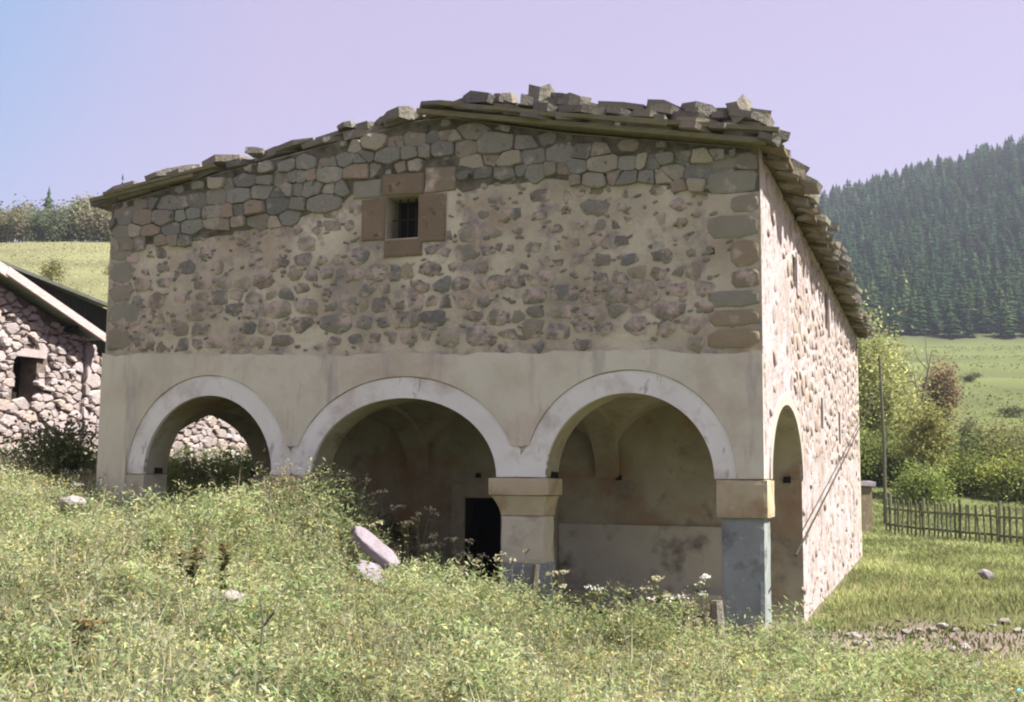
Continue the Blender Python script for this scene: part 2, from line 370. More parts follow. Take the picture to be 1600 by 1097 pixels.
def add_stone(mb, x, z, w, h, prot, rot=0.0, y=0.0, fx=None):
    v, f = SV[rnd.randrange(len(SV))]; c, s = math.cos(rot), math.sin(rot); out = []
    for (a, b, d) in v:
        a *= w; d *= h; p = (x + a * c - d * s, y + b * prot, z + a * s + d * c); out.append(fx(p) if fx else p)
    mb.add(out, f)
def masonry(x0, x1, z0, z1, size, seed, aspect=1.45, var=.45, course=0.0):
    """power-diagram rubble: list of (centre x, centre z, polygon) cells filling the rectangle"""
    g = random.Random(seed); pts = []; A_ = (x1 - x0) * (z1 - z0); cell = size; grid = {}
    for _ in range(int(A_ / size ** 2 * 40)):
        x = g.uniform(x0, x1); z = g.uniform(z0, z1) * aspect
        if course: z = (math.floor(z / course + .25 * math.sin(x * .9)) + .5) * course + g.uniform(-.17, .17) * course
        r = size * g.uniform(1 - var, 1 + var) * .5
        zz = z; gi = (int(x / size), int(zz / size)); ok = True
        for a in (-2, -1, 0, 1, 2):
            for b in (-2, -1, 0, 1, 2):
                for (px_, pz_, pr_) in grid.get((gi[0] + a, gi[1] + b), ()):
                    if (px_ - x) ** 2 + (pz_ - zz) ** 2 < (r + pr_) ** 2 * .92: ok = False; break
                if not ok: break
            if not ok: break
        if ok: grid.setdefault(gi, []).append((x, zz, r)); pts.append((x, zz, r, gi))
    out = []
    for (x, z, r, gi) in pts:
        nb_ = []
        for a in range(-3, 4):
            for b in range(-3, 4): nb_ += grid.get((gi[0] + a, gi[1] + b), [])
        nb_.sort(key=lambda p: (p[0] - x) ** 2 + (p[1] - z) ** 2)
        poly = [(x - size * 1.3, z - size * 1.3), (x + size * 1.3, z - size * 1.3), (x + size * 1.3, z + size * 1.3), (x - size * 1.3, z + size * 1.3)]
        for (qx, qz, qr) in nb_[1:22]:
            dx, dz = qx - x, qz - z; d2 = dx * dx + dz * dz
            if d2 < 1e-9: continue
            t_ = .5 + (r * r - qr * qr) / (2 * d2); c_ = (x + dx * t_) * dx + (z + dz * t_) * dz; new = []
            for k in range(len(poly)):
                p_, q_ = poly[k], poly[(k + 1) % len(poly)]; a = p_[0] * dx + p_[1] * dz - c_; b = q_[0] * dx + q_[1] * dz - c_
                if a <= 0: new.append(p_)
                if a * b < 0: u = a / (a - b); new.append((p_[0] + (q_[0] - p_[0]) * u, p_[1] + (q_[1] - p_[1]) * u))
            poly = new
            if len(poly) < 3: break
        if len(poly) < 3: continue
        poly = [(min(max(a, x0), x1), min(max(b / aspect, z0), z1)) for a, b in poly]
        cx_ = sum(p[0] for p in poly) / len(poly); cz_ = sum(p[1] for p in poly) / len(poly)
        out.append((cx_, cz_, poly))
    return out
def cell_stone(cell, shrink, prot, g, cut=.22, jit=.02, dome=.82):
    """vertices relative to the cell centre, faces, width, height"""
    cx_, cz_, poly = cell; P = [((a - cx_) * shrink, (b - cz_) * shrink) for a, b in poly]; Q = []
    for k in range(len(P)):
        (a, b), (c, d) = P[k], P[(k + 1) % len(P)]
        if (a - c) ** 2 + (b - d) ** 2 < .0009: Q.append(((a + c) / 2, (b + d) / 2)); continue
        for u in (cut, 1 - cut): Q.append((a + (c - a) * u + g.uniform(-jit, jit), b + (d - b) * u + g.uniform(-jit, jit)))
    n = len(Q); tx, tz = g.uniform(-.25, .25), g.uniform(-.3, .3); v = []
    for sc_, y in ((1.0, .03), (.97, -.55 * prot), (dome, -prot)):
        for (a, b) in Q: v.append((a * sc_, y - (0 if y > 0 else prot * (tx * a + tz * b) * 3 + g.uniform(-.1, .1) * prot), b * sc_))
    v.append((0, -prot * 1.06, 0)); f = []
    for ring in (0, 1):
        for k in range(n): a = ring * n + k; b = ring * n + (k + 1) % n; f.append((a, b, b + n, a + n))
    for k in range(n): f.append((2 * n + k, 2 * n + (k + 1) % n, 3 * n))
    return v, f
def area(poly): return abs(sum(poly[i][0] * poly[(i + 1) % len(poly)][1] - poly[(i + 1) % len(poly)][0] * poly[i][1] for i in range(len(poly)))) / 2
def put_cell(name, parent, cell, shrink, prot, m, g, smooth=False, **k):
    v, f = cell_stone(cell, shrink, prot, g, **k); o = link(name, pmesh(name, v, f, smooth), m, parent); o.location = (cell[0], 0, cell[1]); return o
def add_cell(mb, cell, shrink, prot, g, tf=None, **k):
    v, f = cell_stone(cell, shrink, prot, g, **k); v = [(a + cell[0], b, c + cell[1]) for a, b, c in v]; mb.add([tf(p) for p in v] if tf else v, f)
def boulder(name, loc, size, m, label, cat='rock', group=None, seed=0, rot=(0, 0, 0), chip=(.66, .92), sq=1.0):
    r = np.random.default_rng(seed); n = 18; rings = 11; v = []; f = []
    for i in range(rings + 1):
        ph = PI * i / rings
        for k in range(n):
            t = 2 * PI * k / n; v.append([math.sin(ph) * math.cos(t), math.sin(ph) * math.sin(t), math.cos(ph)])
    v = np.array(v); pl = unit(r.normal(size=(13, 3))); dcut = r.uniform(*chip, 13); v = np.sign(v) * np.abs(v) ** sq
    for q_, d_ in zip(pl, dcut):                       # chip planes off the ball
        e_ = v @ q_ - d_; v = v - np.where(e_ > 0, e_, 0)[:, None] * q_
    v = v * (1 + .05 * fbm(v[:, 0] * 2.5 + seed, v[:, 1] * 2.5 + v[:, 2] * 1.7))[:, None]; v[:n] = v[:n].mean(0); v[-n:] = v[-n:].mean(0)
    for i in range(rings):
        for k in range(n): f.append((i * n + k, (i + 1) * n + k, (i + 1) * n + (k + 1) % n, i * n + (k + 1) % n))
    v = v * np.array(size) / 2
    o = link(name, pmesh(name, v, f), m); o.location = loc; o.rotation_euler = rot; o['label'] = label; o['category'] = cat
    if group: o['group'] = group
    return o

# ================================================================== THE CHURCH
church = thing('stone_church', 'two storey stone church with a three arched open porch and slab roof', 'church', ORG, -YAW)
TW = .6                                     # wall thickness
XL = -10.7
AR = [(-8.645, 1.185, 1.24), (-5.27, 1.5, 1.15), (-1.85, 1.19, 1.17)]      # centre, half width, rise of the arches
SP = 2.0
TOP = interp([(-10.7, 6.46), (-8.6, 6.84), (-6.65, 7.12), (-5.1, 7.36), (-4.6, 7.36), (-2.7, 6.93), (0, 6.46)])
BAND = interp([(-10.7, 3.95), (-4.8, 3.79), (0, 3.69)])
def wall(cols, y0, y1, lower, upper, holes=(), mi=(0, 1, 0)):
    """strip wall along x between lower(x) and upper(x), with rectangular holes (x0,x1,z0,z1)"""
    xs = sorted(set([round(float(c), 4) for c in cols] + [round(v, 4) for h in holes for v in h[:2]]))
    V = []; Fc = []; I = []
    def quad(a, b, c, d, m): n = len(V); V.extend([a, b, c, d]); Fc.append((n, n + 1, n + 2, n + 3)); I.append(m)
    for xa, xb in zip(xs[:-1], xs[1:]):
        xm = (xa + xb) / 2; seg = [(float(lower(xa + 1e-5)), float(lower(xb - 1e-5)), None, None)]
        hs = sorted([h for h in holes if h[0] < xm < h[1]], key=lambda h: h[2])
        bounds = [(float(lower(xa + 1e-5)), float(lower(xb - 1e-5)))]
        for h in hs: bounds += [(h[2], h[2]), (h[3], h[3])]
        bounds.append((float(upper(xa)), float(upper(xb))))
        for i in range(0, len(bounds), 2):
            (la, lb), (ua, ub) = bounds[i], bounds[i + 1]
            quad((xa, y0, la), (xb, y0, lb), (xb, y0, ub), (xa, y0, ua), mi[0])
            quad((xb, y1, lb), (xa, y1, la), (xa, y1, ua), (xb, y1, ub), mi[1])
            quad((xa, y1, la), (xb, y1, lb), (xb, y0, lb), (xa, y0, la), mi[1])
            quad((xa, y0, ua), (xb, y0, ub), (xb, y1, ub), (xa, y1, ua), mi[0])
    for h in holes:
        quad((h[0], y0, h[2]), (h[0], y1, h[2]), (h[0], y1, h[3]), (h[0], y0, h[3]), mi[1])
        quad((h[1], y1, h[2]), (h[1], y0, h[2]), (h[1], y0, h[3]), (h[1], y1, h[3]), mi[1])
    for x in (xs[0], xs[-1]):
        a, b = float(lower(x + (1e-5 if x == xs[0] else -1e-5))), float(upper(x))
        quad((x, y0, a), (x, y1, a), (x, y1, b), (x, y0, b), mi[-1])
    return V, Fc, I
def wall_obj(name, data, m, parent, tf=None, **props):
    V, Fc, I = data
    if tf: V = [tf(p) for p in V]
    me = pmesh(name, V, Fc); me.polygons.foreach_set('material_index', I)
    return link(name, me, m, parent, **props)
def arch_z(x, grow=0.0):
    for c, a, b in AR:
        if abs(x - c) < a + grow: return SP + (b + grow) * math.sqrt(max(0, 1 - ((x - c) / (a + grow)) ** 2))
    return SP
fx = [XL, 0] + list(np.linspace(XL, 0, 60))
for c, a, b in AR: fx += [c - a * math.cos(t) for t in np.linspace(0, PI, 29)]
WIN = (-5.60, -5.07, 5.56, 6.21)
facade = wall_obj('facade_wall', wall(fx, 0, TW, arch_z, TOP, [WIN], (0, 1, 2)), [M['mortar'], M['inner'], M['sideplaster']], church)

# plaster coat on the lower facade, leaving the arch bands free
BW = .305
mids_ = (-8.6, -1.9)
def coat_low(x):
    best = SP + .43 if -10.2 < x < -.6 else (SP if x > -.6 else 1.0)
    z = None
    for c, a, b in AR:
        if abs(x - c) < a + BW:
            q = SP + (b + BW) * math.sqrt(max(0, 1 - ((x - c) / (a + BW)) ** 2)); z = q if z is None else max(z, q)
    if z and mids_[0] < x < mids_[1]: z = max(z, SP + .43)
    return z + .012 if z else best
cx = list(np.linspace(XL - .02, .0, 130))
for c, a, b in AR: cx += [c - (a + BW) * math.cos(t) for t in np.linspace(0, PI, 33)]
cx = [x for x in cx if XL - .02 <= x <= 0]
def band_top(x): return float(BAND(x) + .07 * fbm(np.array(x * 2.1), np.array(3.3), 4) + .04 * vnoise(np.array(x * 9), np.array(1.5)))
wall_obj('plaster_coat', wall(cx, -.045, -.002, coat_low, band_top, mi=(0, 0)), M['plaster'], church)
mids = [XL + .05, -7.115, -3.405, 0.0]
for k, (c, a, b) in enumerate(AR):
    mbb = MB(); n = 36; lo, hi = mids[k], mids[k + 1]
    pts = []
    for i in range(n + 1):
        t = PI * i / n; jj = .022 * float(vnoise(np.array(i * .55 + k * 9), np.array(.5)))
        xi, zi = c - a * math.cos(t), SP + b * math.sin(t)
        xo, zo = c - (a + BW + jj) * math.cos(t), SP + (b + BW + jj) * math.sin(t)
        left, right = k > 0 and i < n / 2, k < 2 and i > n / 2
        if left or right:                  # bands of neighbouring arches run together between them
            if zi < SP + .40: xo = lo if left else hi; zo = zi
            elif zo < SP + .44 or xo < lo or xo > hi: xo = lo if left else hi; zo = SP + .44
        xo = min(max(xo, lo), hi)
        if i in (0, n): zo = SP
        pts.append((xi, zi, xo, zo))
    # fill the side strips as polygons between inner and outer curves
    v = []; f = []
    for (xi, zi, xo, zo) in pts: v += [(xi, -.022, zi - .004), (xo, -.022, zo), (xi, .05, zi - .004), (xo, .0, zo)]
    for i in range(n):
        p_, q_ = 4 * i, 4 * i + 4
        f += [(p_, q_, q_ + 1, p_ + 1), (p_ + 2, q_ + 2, q_, p_), (p_ + 1, q_ + 1, q_ + 3, p_ + 3)]
    link('arch_band', pmesh('arch_band', v, f), M['trim'], church)

# piers, capitals, dado
def rbox(name, m, *a, **k):
    v, f = rough_box(*a, **k); return link(name, pmesh(name, v, f), m, church)
def pier(x0, x1, zb, zc, dado_top, depth=.5, m=None):
    if zc - dado_top > .05: rbox('pier_shaft', m or M['shaft'], x0, x1, .0, depth, dado_top - .02, zc)
    rbox('pier_dado', M['dado'], x0 - .012, x1 + .012, -.012, depth + .012, zb, dado_top, wear=.014)
def capital(x0, x1, sx0, sx1, z0, zm, z1, d=.5):
    rbox('capital', M['capital'], x0, x1, -.09, d + .06, zm, z1, wear=.012)
    n = 6; v = []; f = []
    for i in range(n + 1):                                # curved underside of the capital
        t = i / n; e_ = t ** 1.6; a = sx0 + (x0 + .04 - sx0) * e_; b = sx1 + (x1 - .04 - sx1) * e_; y0 = -.005 - .06 * e_; y1 = d + .04 * e_; z = z0 + (zm - .006 - z0) * t
        v += [(a, y0, z), (b, y0, z), (b, y1, z), (a, y1, z)]
    for i in range(n):
        for k in range(4): f.append((4 * i + k, 4 * i + (k + 1) % 4, 4 * i + 4 + (k + 1) % 4, 4 * i + 4 + k))
    f += [(3, 2, 1, 0), (4 * n, 4 * n + 1, 4 * n + 2, 4 * n + 3)]
    link('capital_neck', pmesh('capital_neck', v, f), M['capital'], church)
pier(-3.70, -3.06, -.7, 1.46, .81); capital(-3.87, -2.96, -3.70, -3.06, 1.46, 1.74, 1.985)
pier(-7.44, -6.80, -.2, 1.46, .81); capital(-7.58, -6.66, -7.45, -6.79, 1.46, 1.74, 1.985)
pier(-.57, -.02, -1.0, 1.49, 1.50, .58)
rbox('capital', M['capital'], -.63, .05, -.06, TW + .03, 1.485, 1.985, wear=.012)
mb = MB(); mb.box(XL, -9.83, 0, TW, -.2, 1.99); mb.build('pier_shaft', M['shaft'], church)

# side walls (frame: s runs back along ED)
SIDE_TOP = lambda s: 6.42
SA = [(2.6, 2.0, 1.13)]
def side_low(s):
    c, a, b = SA[0]
    if s < c - a: return SP
    if s < c + a: return SP + b * math.sqrt(max(0, 1 - ((s - c) / a) ** 2))
    return -1.0
sx = [.6] + [2.6 - 2.0 * math.cos(t) for t in np.linspace(0, PI, 29)] + list(np.linspace(4.6, 21, 18))
SIDEWIN = [(3.75, 4.25, 5.2, 5.72), (9.9, 10.6, 5.25, 6.1), (8.4, 8.95, 3.03, 3.66), (13.1, 13.7, 2.85, 3.62)]
def tf_right(p): return (0.0 - p[1], p[0], p[2])          # wall local y -> depth inward
def tf_left(p): return (XL + p[1], p[0], p[2])
w = wall(sx, 0, TW, side_low, SIDE_TOP, SIDEWIN)
rs = wall_obj('side_wall', w, [M['sideplaster'], M['inner']], church, tf_right)
wall_obj('side_wall', wall(sx, 0, TW, side_low, SIDE_TOP), [M['sideplaster'], M['inner']], church, tf_left)
for x0_, x1_ in ((-TW, 0), (XL, XL + TW)):
    mb = MB(); mb.box(x0_, x1_, 4.597, 4.6, -1, 2.0); mb.build('arch_jamb', M['inner'], church)
for (a, b, z0, z1) in SIDEWIN:
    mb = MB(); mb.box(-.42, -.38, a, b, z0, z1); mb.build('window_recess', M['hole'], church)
for (a, b, z0, z1) in SIDEWIN[:2]:
    mb = MB(); mb.box(-.02, .035, b - .02, b + .28, z0 - .1, z1 + .1, .01); mb.build('window_jamb', M['sideplaster'], church)
# raised edge of the side arch
v = []; f = []; n = 28
for i in range(n + 1):
    t = PI * i / n; c, a, b = SA[0]
    for gr in (.0, .16):
        s_, z_ = c - (a + gr) * math.cos(t), SP + (b + gr) * math.sin(t)
        v += [(.028, max(s_, .02), z_), (-.03, max(s_, .02), z_)]
for i in range(n):
    p_, q_ = 4 * i, 4 * i + 4; f += [(p_, p_ + 2, q_ + 2, q_), (p_ + 1, p_, q_, q_ + 1), (p_ + 2, p_ + 3, q_ + 3, q_ + 2)]
link('arch_band', pmesh('arch_band', v, f), M['sidetrim'], church)

# back wall of the porch with the doorway, rear wall
DOOR = (-6.17, -5.43, -.6, 1.6)
bx = list(np.linspace(XL + TW, -TW, 24))
wall_obj('porch_wall', wall(bx, 4.7, 5.3, lambda x: -1.0, lambda x: 6.3, [DOOR]), [M['inner'], M['hole']], church)  # door reveals and wall back coloured near-black as the unlit interior
wall_obj('rear_wall', wall(list(np.linspace(XL, 0, 12)), 21, 21.6, lambda x: -1.0, TOP), [M['mortar'], M['inner']], church)
mb = MB(); mb.box(-4.32, -.62, 4.655, 4.698, .0, 1.17, .012); mb.build('plaster_panel', M['panel'], church)
mb = MB(); mb.box(-4.6, -.61, 4.45, 4.69, -.6, .02, .01); mb.build('bench_ledge', M['panel'], church)
mb = MB(); mb.box(-6.42, -6.17, 4.62, 4.69, -.5, 1.62); mb.box(-5.43, -5.2, 4.62, 4.69, -.5, 1.62); mb.box(-6.42, -5.2, 4.61, 4.69, 1.62, 1.86)
mb.build('door_frame', M['inner'], church)
# pilaster on the porch wall behind the middle pier
mb = MB(); mb.box(-4.75, -4.34, 4.45, 4.69, -.5, 2.05, .01); mb.build('pilaster', M['inner'], church)
# groin vault over the three bays
bays = [(-10.1, -7.12), (-7.12, -3.4), (-3.4, -.6)]
for (x0, x1) in bays:
    nxv, nyv = 40, 36; xs_ = np.linspace(x0, x1, nxv); ys_ = np.linspace(TW, 4.7, nyv)
    XX, YY = np.meshgrid(xs_, ys_); u = (XX - (x0 + x1) / 2) / ((x1 - x0) / 2); w_ = (YY - 2.65) / 2.05
    za = 1.32 * np.sqrt(np.clip(1 - (u * 1.0) ** 2, 0, 1)); zb = 1.28 * np.sqrt(np.clip(1 - w_ ** 2, 0, 1))
    ZZ = SP + np.maximum(za, zb); ii = np.arange(nxv * nyv).reshape(nyv, nxv)
    Fv = np.stack([ii[:-1, :-1], ii[1:, :-1], ii[1:, 1:], ii[:-1, 1:]], -1).reshape(-1, 4)
    me = npmesh('vault', np.stack([XX, YY, ZZ], -1).reshape(-1, 3), Fv); me.polygons.foreach_set('use_smooth', [True] * len(Fv))
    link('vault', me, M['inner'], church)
for xr in (-7.12, -3.4):
    v = []; f = []; n = 24
    for i in range(n + 1):
        t = PI * i / n
        yy = 2.65 - 1.98 * math.cos(t); zz = SP + 1.2 * math.sin(t)
        v += [(xr - .22, yy, zz), (xr + .22, yy, zz), (xr + .22, yy, zz + .3), (xr - .22, yy, zz + .3)]
    for i in range(n):
        p_ = 4 * i; q_ = p_ + 4; f += [(p_, p_ + 1, q_ + 1, q_), (p_ + 1, p_ + 2, q_ + 2, q_ + 1), (p_ + 3, p_, q_, q_ + 3)]
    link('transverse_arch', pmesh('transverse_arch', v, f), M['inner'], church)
# near-black blocks stand in for shade in tie-beam sockets at springing level
for (x, y, z) in [(-2.99, .3, 2.03), (-6.72, .3, 2.05), (-9.78, .3, 2.05), (-10.07, 3.6, 2.05), (-5.9, 4.68, 2.02), (-3.2, 4.68, 2.0), (-7.52, .3, 2.03)]:
    mb = MB(); mb.box(x - .045, x + .045, y - .05, y + .05, z - .045, z + .045, .008); mb.build('socket_shade', M['darkwood_shade'], church)
mb = MB(); mb.box(-.3, -.18, 4.52, 4.62, 1.93, 2.04, .008); mb.build('socket_shade', M['darkwood_shade'], church)

# window: brown ashlar blocks, recess shade painted near-black, iron bars
FR = [(-6.02, -5.61, 5.55, 6.20), (-5.06, -4.62, 5.47, 6.20), (-5.68, -4.98, 6.22, 6.56), (-6.17, -5.70, 6.22, 6.50), (-4.96, -4.46, 6.22, 6.60), (-5.62, -5.0, 5.28, 5.54)]
for i, (a, b, z0, z1) in enumerate(FR):
    mb = MB(); y = -.03 - .006 * (i % 3)
    v = [(a, .02, z0), (b, .02, z0), (b, .02, z1), (a, .02, z1)]; g = .02
    v2 = [(a, y + g, z0), (b, y + g, z0), (b, y + g, z1), (a, y + g, z1)]; v3 = [(a + g, y, z0 + g), (b - g, y, z0 + g), (b - g, y, z1 - g), (a + g, y, z1 - g)]
    v2 = [tuple(c + rnd.uniform(-.012, .012) for c in p_) for p_ in v2]
    mb.add(v + v2 + v3, [(i_, (i_ + 1) % 4, 4 + (i_ + 1) % 4, 4 + i_) for i_ in range(4)] + [(4 + i_, 4 + (i_ + 1) % 4, 8 + (i_ + 1) % 4, 8 + i_) for i_ in range(4)] + [(8, 9, 10, 11)])
    mb.build('window_block', M['quoin' if i in (3, 4) else 'ashlar'], church)
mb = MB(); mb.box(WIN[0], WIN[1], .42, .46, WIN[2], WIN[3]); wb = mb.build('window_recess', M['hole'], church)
for k in range(3):
    mb = MB(); x = WIN[0] + (k + 1) * (WIN[1] - WIN[0]) / 4; mb.tube([(x, .2, WIN[2]), (x, .2, WIN[3])], .011, 5); mb.build('window_bar', M['iron'], church)
mb = MB(); mb.tube([(WIN[0], .2, 5.88), (WIN[1], .2, 5.88)], .011, 5); mb.build('window_bar', M['iron'], church)

# facade stones
DRY = interp([(-10.7, 5.72), (-9, 5.72), (-7.5, 5.9), (-6.5, 6.15), (-4.4, 6.2), (-3, 6.28), (-1.8, 6.12), (-.6, 5.9), (0, 5.9)])
wallstones = []; drystones = []; chips = MB()
def blocked(x0, x1, z0, z1):
    for (a, b, c, d) in FR + [WIN]:
        if x0 < b and x1 > a and z0 < d and z1 > c: return True
    return False
# corner blocks
z = 3.72
while z < 6.32:
    h = rnd.uniform(.24, .42); h = min(h, 6.44 - z); w_ = rnd.choice([.42, .62, .75])
    put_stone('corner_block', church, -w_ / 2 - .005, z + h / 2, w_ - .03, h - .03, .03, M['quoin'], 'q'); z += h
z = 4.0
while z < 6.2:
    h = rnd.uniform(.26, .42); w_ = rnd.choice([.5, .7, .85])
    put_stone('corner_block', church, XL + w_ / 2 + .005, z + h / 2, w_ - .03, h - .03, .025, M['quoin'], 'q'); z += h
jl = lambda x: max(float(DRY(x)) + .1 * vnoise(np.array(x * 2.3), np.array(7.7)), 6.3 if -6.25 < x < -4.38 else 0)
wall_obj('joint_bed', wall(list(np.linspace(XL + .01, -.01, 70)), -.008, -.002, jl, lambda x: float(TOP(x)) - .012, mi=(0, 0)), M['joint'], church)
gq = random.Random(77)
def fits(cell, sh):
    xs_ = [cell[0] + (p[0] - cell[0]) * sh for p in cell[2]]; zs_ = [cell[1] + (p[1] - cell[1]) * sh for p in cell[2]]
    if max(z_ - float(TOP(x_)) for x_, z_ in zip(xs_, zs_)) > -.01: return False
    if max(xs_) > -.02 or min(xs_) < XL + .02: return False
    if max(xs_) > -.6 and min(zs_) < 6.0: return False
    if min(z_ - band_top(x_) for x_, z_ in zip(xs_, zs_)) < .0: return False
    return not blocked(min(xs_) + .015, max(xs_) - .015, min(zs_) + .015, max(zs_) - .015)
dry_line = lambda x: DRY(x) + .12 * vnoise(np.array(x * 2.3), np.array(7.7))
cells = [(c, False) for c in masonry(XL, 0, 3.6, 7.45, .34, 5, 1.5, .55, .37)] + [(c, True) for c in masonry(XL, 0, 5.5, 7.5, .33, 6, 1.7, .65, .37)]
for cell, dry in cells:
    xc, zc = cell[0], cell[1]
    if not (band_top(xc) < zc < TOP(xc)): continue
    if dry != bool(zc > dry_line(xc)): continue
    if dry: sh = gq.uniform(.97, 1.05); pr = gq.uniform(.015, .09)
    elif xc > -4.65 and zc > 4.85:
        if gq.random() < .12: continue
        sh = gq.choice([.38, .45, .52, .6, .85]); pr = gq.uniform(.006, .015)
    elif xc < -5.8 and zc > 5.1:
        if gq.random() < .3: continue
        sh = gq.uniform(.55, .85); pr = gq.uniform(.008, .02)
    else:
        if gq.random() < .07: continue
        sh = gq.uniform(.62, 1.0); pr = gq.uniform(.005, .02)
    while sh > .35 and not fits(cell, sh): sh -= .08
    if sh <= .35: continue
    (drystones if dry else wallstones).append((area(cell[2]) * sh * sh, cell, sh, pr))
wallstones.sort(key=lambda s: -s[0]); drystones.sort(key=lambda s: -s[0])
for a_, cell, sh, pr in wallstones[:296]: put_cell('wall_stone', church, cell, sh, pr, M['stone'], gq, True, cut=.2, jit=.022, dome=.9)
for a_, cell, sh, pr in drystones[:296]: put_cell('rubble_stone', church, cell, sh, pr, M['bare'], gq, False, cut=.13, jit=.012, dome=.9)
for a_, cell, sh, pr in wallstones[296:] + drystones[296:]: add_cell(chips, cell, sh, pr, gq)
for _ in range(700):                                    # pinnings and chips between the stones
    xc = rnd.uniform(-10.5, -.3); zc = rnd.uniform(3.9, 6.9)
    if zc > TOP(xc) - .1 or zc < band_top(xc) + .05 or blocked(xc - .06, xc + .06, zc - .06, zc + .06): continue
    add_stone(chips, xc, zc, rnd.uniform(.05, .13), rnd.uniform(.03, .07), .022, rnd.uniform(-.5, .5))
chips.build('stone_chips', M['chip'], church, True, kind='stuff')
# stones along the ragged plaster edge
# side wall stones, joined: they are foreshortened to a few pixels each
sidemb = MB()
for cell in masonry(.1, 21, -.3, 6.4, .36, 8, 1.4, .5):
    sc_, zc = cell[0], cell[1]
    if side_low(sc_) > zc - .35 and sc_ < 4.85: continue
    if any(a - .15 < sc_ < b + .35 and c - .18 < zc < d + .18 for (a, b, c, d) in SIDEWIN): continue
    pk = .2 if sc_ < 3.4 else (.28 if zc < 2.5 else .93)
    if gq.random() > pk: continue
    add_cell(sidemb, cell, gq.uniform(.45, 1.0), gq.choice([.004, .008, .012, .03]), gq, lambda p: (0.0 - p[1], p[0], p[2]))
sidemb.build('side_stones', M['sidestone'], church, True, kind='stuff')

# roof: timber bed, boards on the gable edge, slabs
BED = interp([(-11.05, 6.52), (-8.6, 6.93), (-6.65, 7.2), (-5.1, 7.44), (-4.6, 7.45), (-2.7, 7.03), (0, 6.52), (.6, 6.37)])
v = []; f = []; xs_ = [-11.05, -10.2, -8.6, -6.65, -5.1, -4.6, -3.6, -2.7, -1.3, 0, .34]
for x in xs_: v += [(x, -.16 if x > -4.7 else .12, float(BED(x)) - .06), (x, 21.9, float(BED(x)) - .06), (x, -.16 if x > -4.7 else .12, float(BED(x))), (x, 21.9, float(BED(x)))]
for i in range(len(xs_) - 1):
    p_ = 4 * i; q_ = p_ + 4; f += [(p_, p_ + 1, q_ + 1, q_), (p_ + 2, q_ + 2, q_ + 3, p_ + 3), (p_, q_, q_ + 2, p_ + 2), (p_ + 1, p_ + 3, q_ + 3, q_ + 1)]
f += [(0, 2, 3, 1), (4 * (len(xs_) - 1), 4 * (len(xs_) - 1) + 1, 4 * (len(xs_) - 1) + 3, 4 * (len(xs_) - 1) + 2)]
link('roof_bed', pmesh('roof_bed', v, f), M['eavewood'], church)
for (p0, p1, w_, h) in [((-5.0, -.24, 7.42), (.12, -.26, 6.47), .10, .07), ((-4.6, -.33, 7.47), (-1.2, -.33, 6.82), .08, .055), ((-3.3, -.33, 7.2), (.3, -.30, 6.60), .09, .06),
                        ((-11.0, -.16, 6.52), (-9.0, -.12, 6.80), .10, .06), ((-10.7, -.2, 6.60), (-8.6, -.12, 6.93), .09, .05)]:
    mb = MB(); mb.beam(p0, p1, w_, h); mb.build('roof_batten', M['wood'], church)
def slab_mesh(seed):
    r = random.Random(seed); n = 7; v = []; f = []
    for zz, sc_ in ((-.5, .97), (.5, 1.0)):
        for k in range(n):
            t = 2 * PI * (k + .5) / n; q_ = (abs(math.cos(t)) ** 5 + abs(math.sin(t)) ** 5) ** (-.2) / 2
            rr = random.Random(seed * 31 + k).uniform(.66, 1.08); v.append((math.cos(t) * q_ * rr * sc_, math.sin(t) * q_ * rr * sc_, zz + r.uniform(-.28, .28)))
    f = [tuple(range(n))[::-1], tuple(range(n, 2 * n))] + [(k, (k + 1) % n, n + (k + 1) % n, n + k) for k in range(n)]
    return v, f
SL = [slab_mesh(i) for i in range(14)]
SLM = []
for v, f in SL:
    me = pmesh('slab_shape', v, f); me.materials.append(M['slab']); SLM.append(me)
def put_slab(x, y, z, w_, d, h, rx=0, ry=0, rz=0, name='roof_slab'):
    o = bpy.data.objects.new(name, SLM[rnd.randrange(14)]); COL.objects.link(o); o.parent = church
    o.location = (x, y, z); o.scale = (w_, d, h); o.rotation_euler = (rx, ry, rz); return o
# profile of the slab tops as the gable edge shows it
STOP = interp([(-11.0, 6.60), (-10.3, 6.82), (-10.0, 6.95), (-8.6, 7.06), (-7.8, 7.10), (-6.65, 7.30), (-6, 7.42), (-5.4, 7.55), (-5.05, 7.48), (-4.1, 7.57), (-3.7, 7.54), (-3.1, 7.6), (-2.5, 7.42), (-2, 7.29), (-1, 7.18), (-.45, 7.04), (0, 7.0), (.25, 6.75), (.5, 6.55)])
sl_of = lambda x: -math.atan((float(BED(x + .2)) - float(BED(x - .2))) / .4)
for layer in range(5):
    x = -11.1 + .13 * layer
    while x < .3:
        left = x < -5.2; w_ = rnd.uniform(.35, .95) * (1 if left else .9); xc = x + w_ / 2; x += w_ * rnd.uniform(.82, 1.0)
        z0 = float(BED(xc)) - (.06 if left else .0); gap = max(.07, float(STOP(xc)) + .04 * vnoise(np.array(xc * 2.1), np.array(2.2)) - z0); n = max(1, min(5, int(round(gap / .095))))
        if layer >= n: continue
        hh = gap / n
        put_slab(min(xc, .12), (.16 if left else -.05) + rnd.uniform(-.07, .06) + .05 * layer, z0 + hh * (layer + .5), w_ * 1.15, rnd.uniform(.55, .8), hh * rnd.uniform(.8, 1.25), rnd.uniform(-.08, .08), sl_of(xc) + rnd.uniform(-.06, .06), rnd.uniform(-.3, .3))
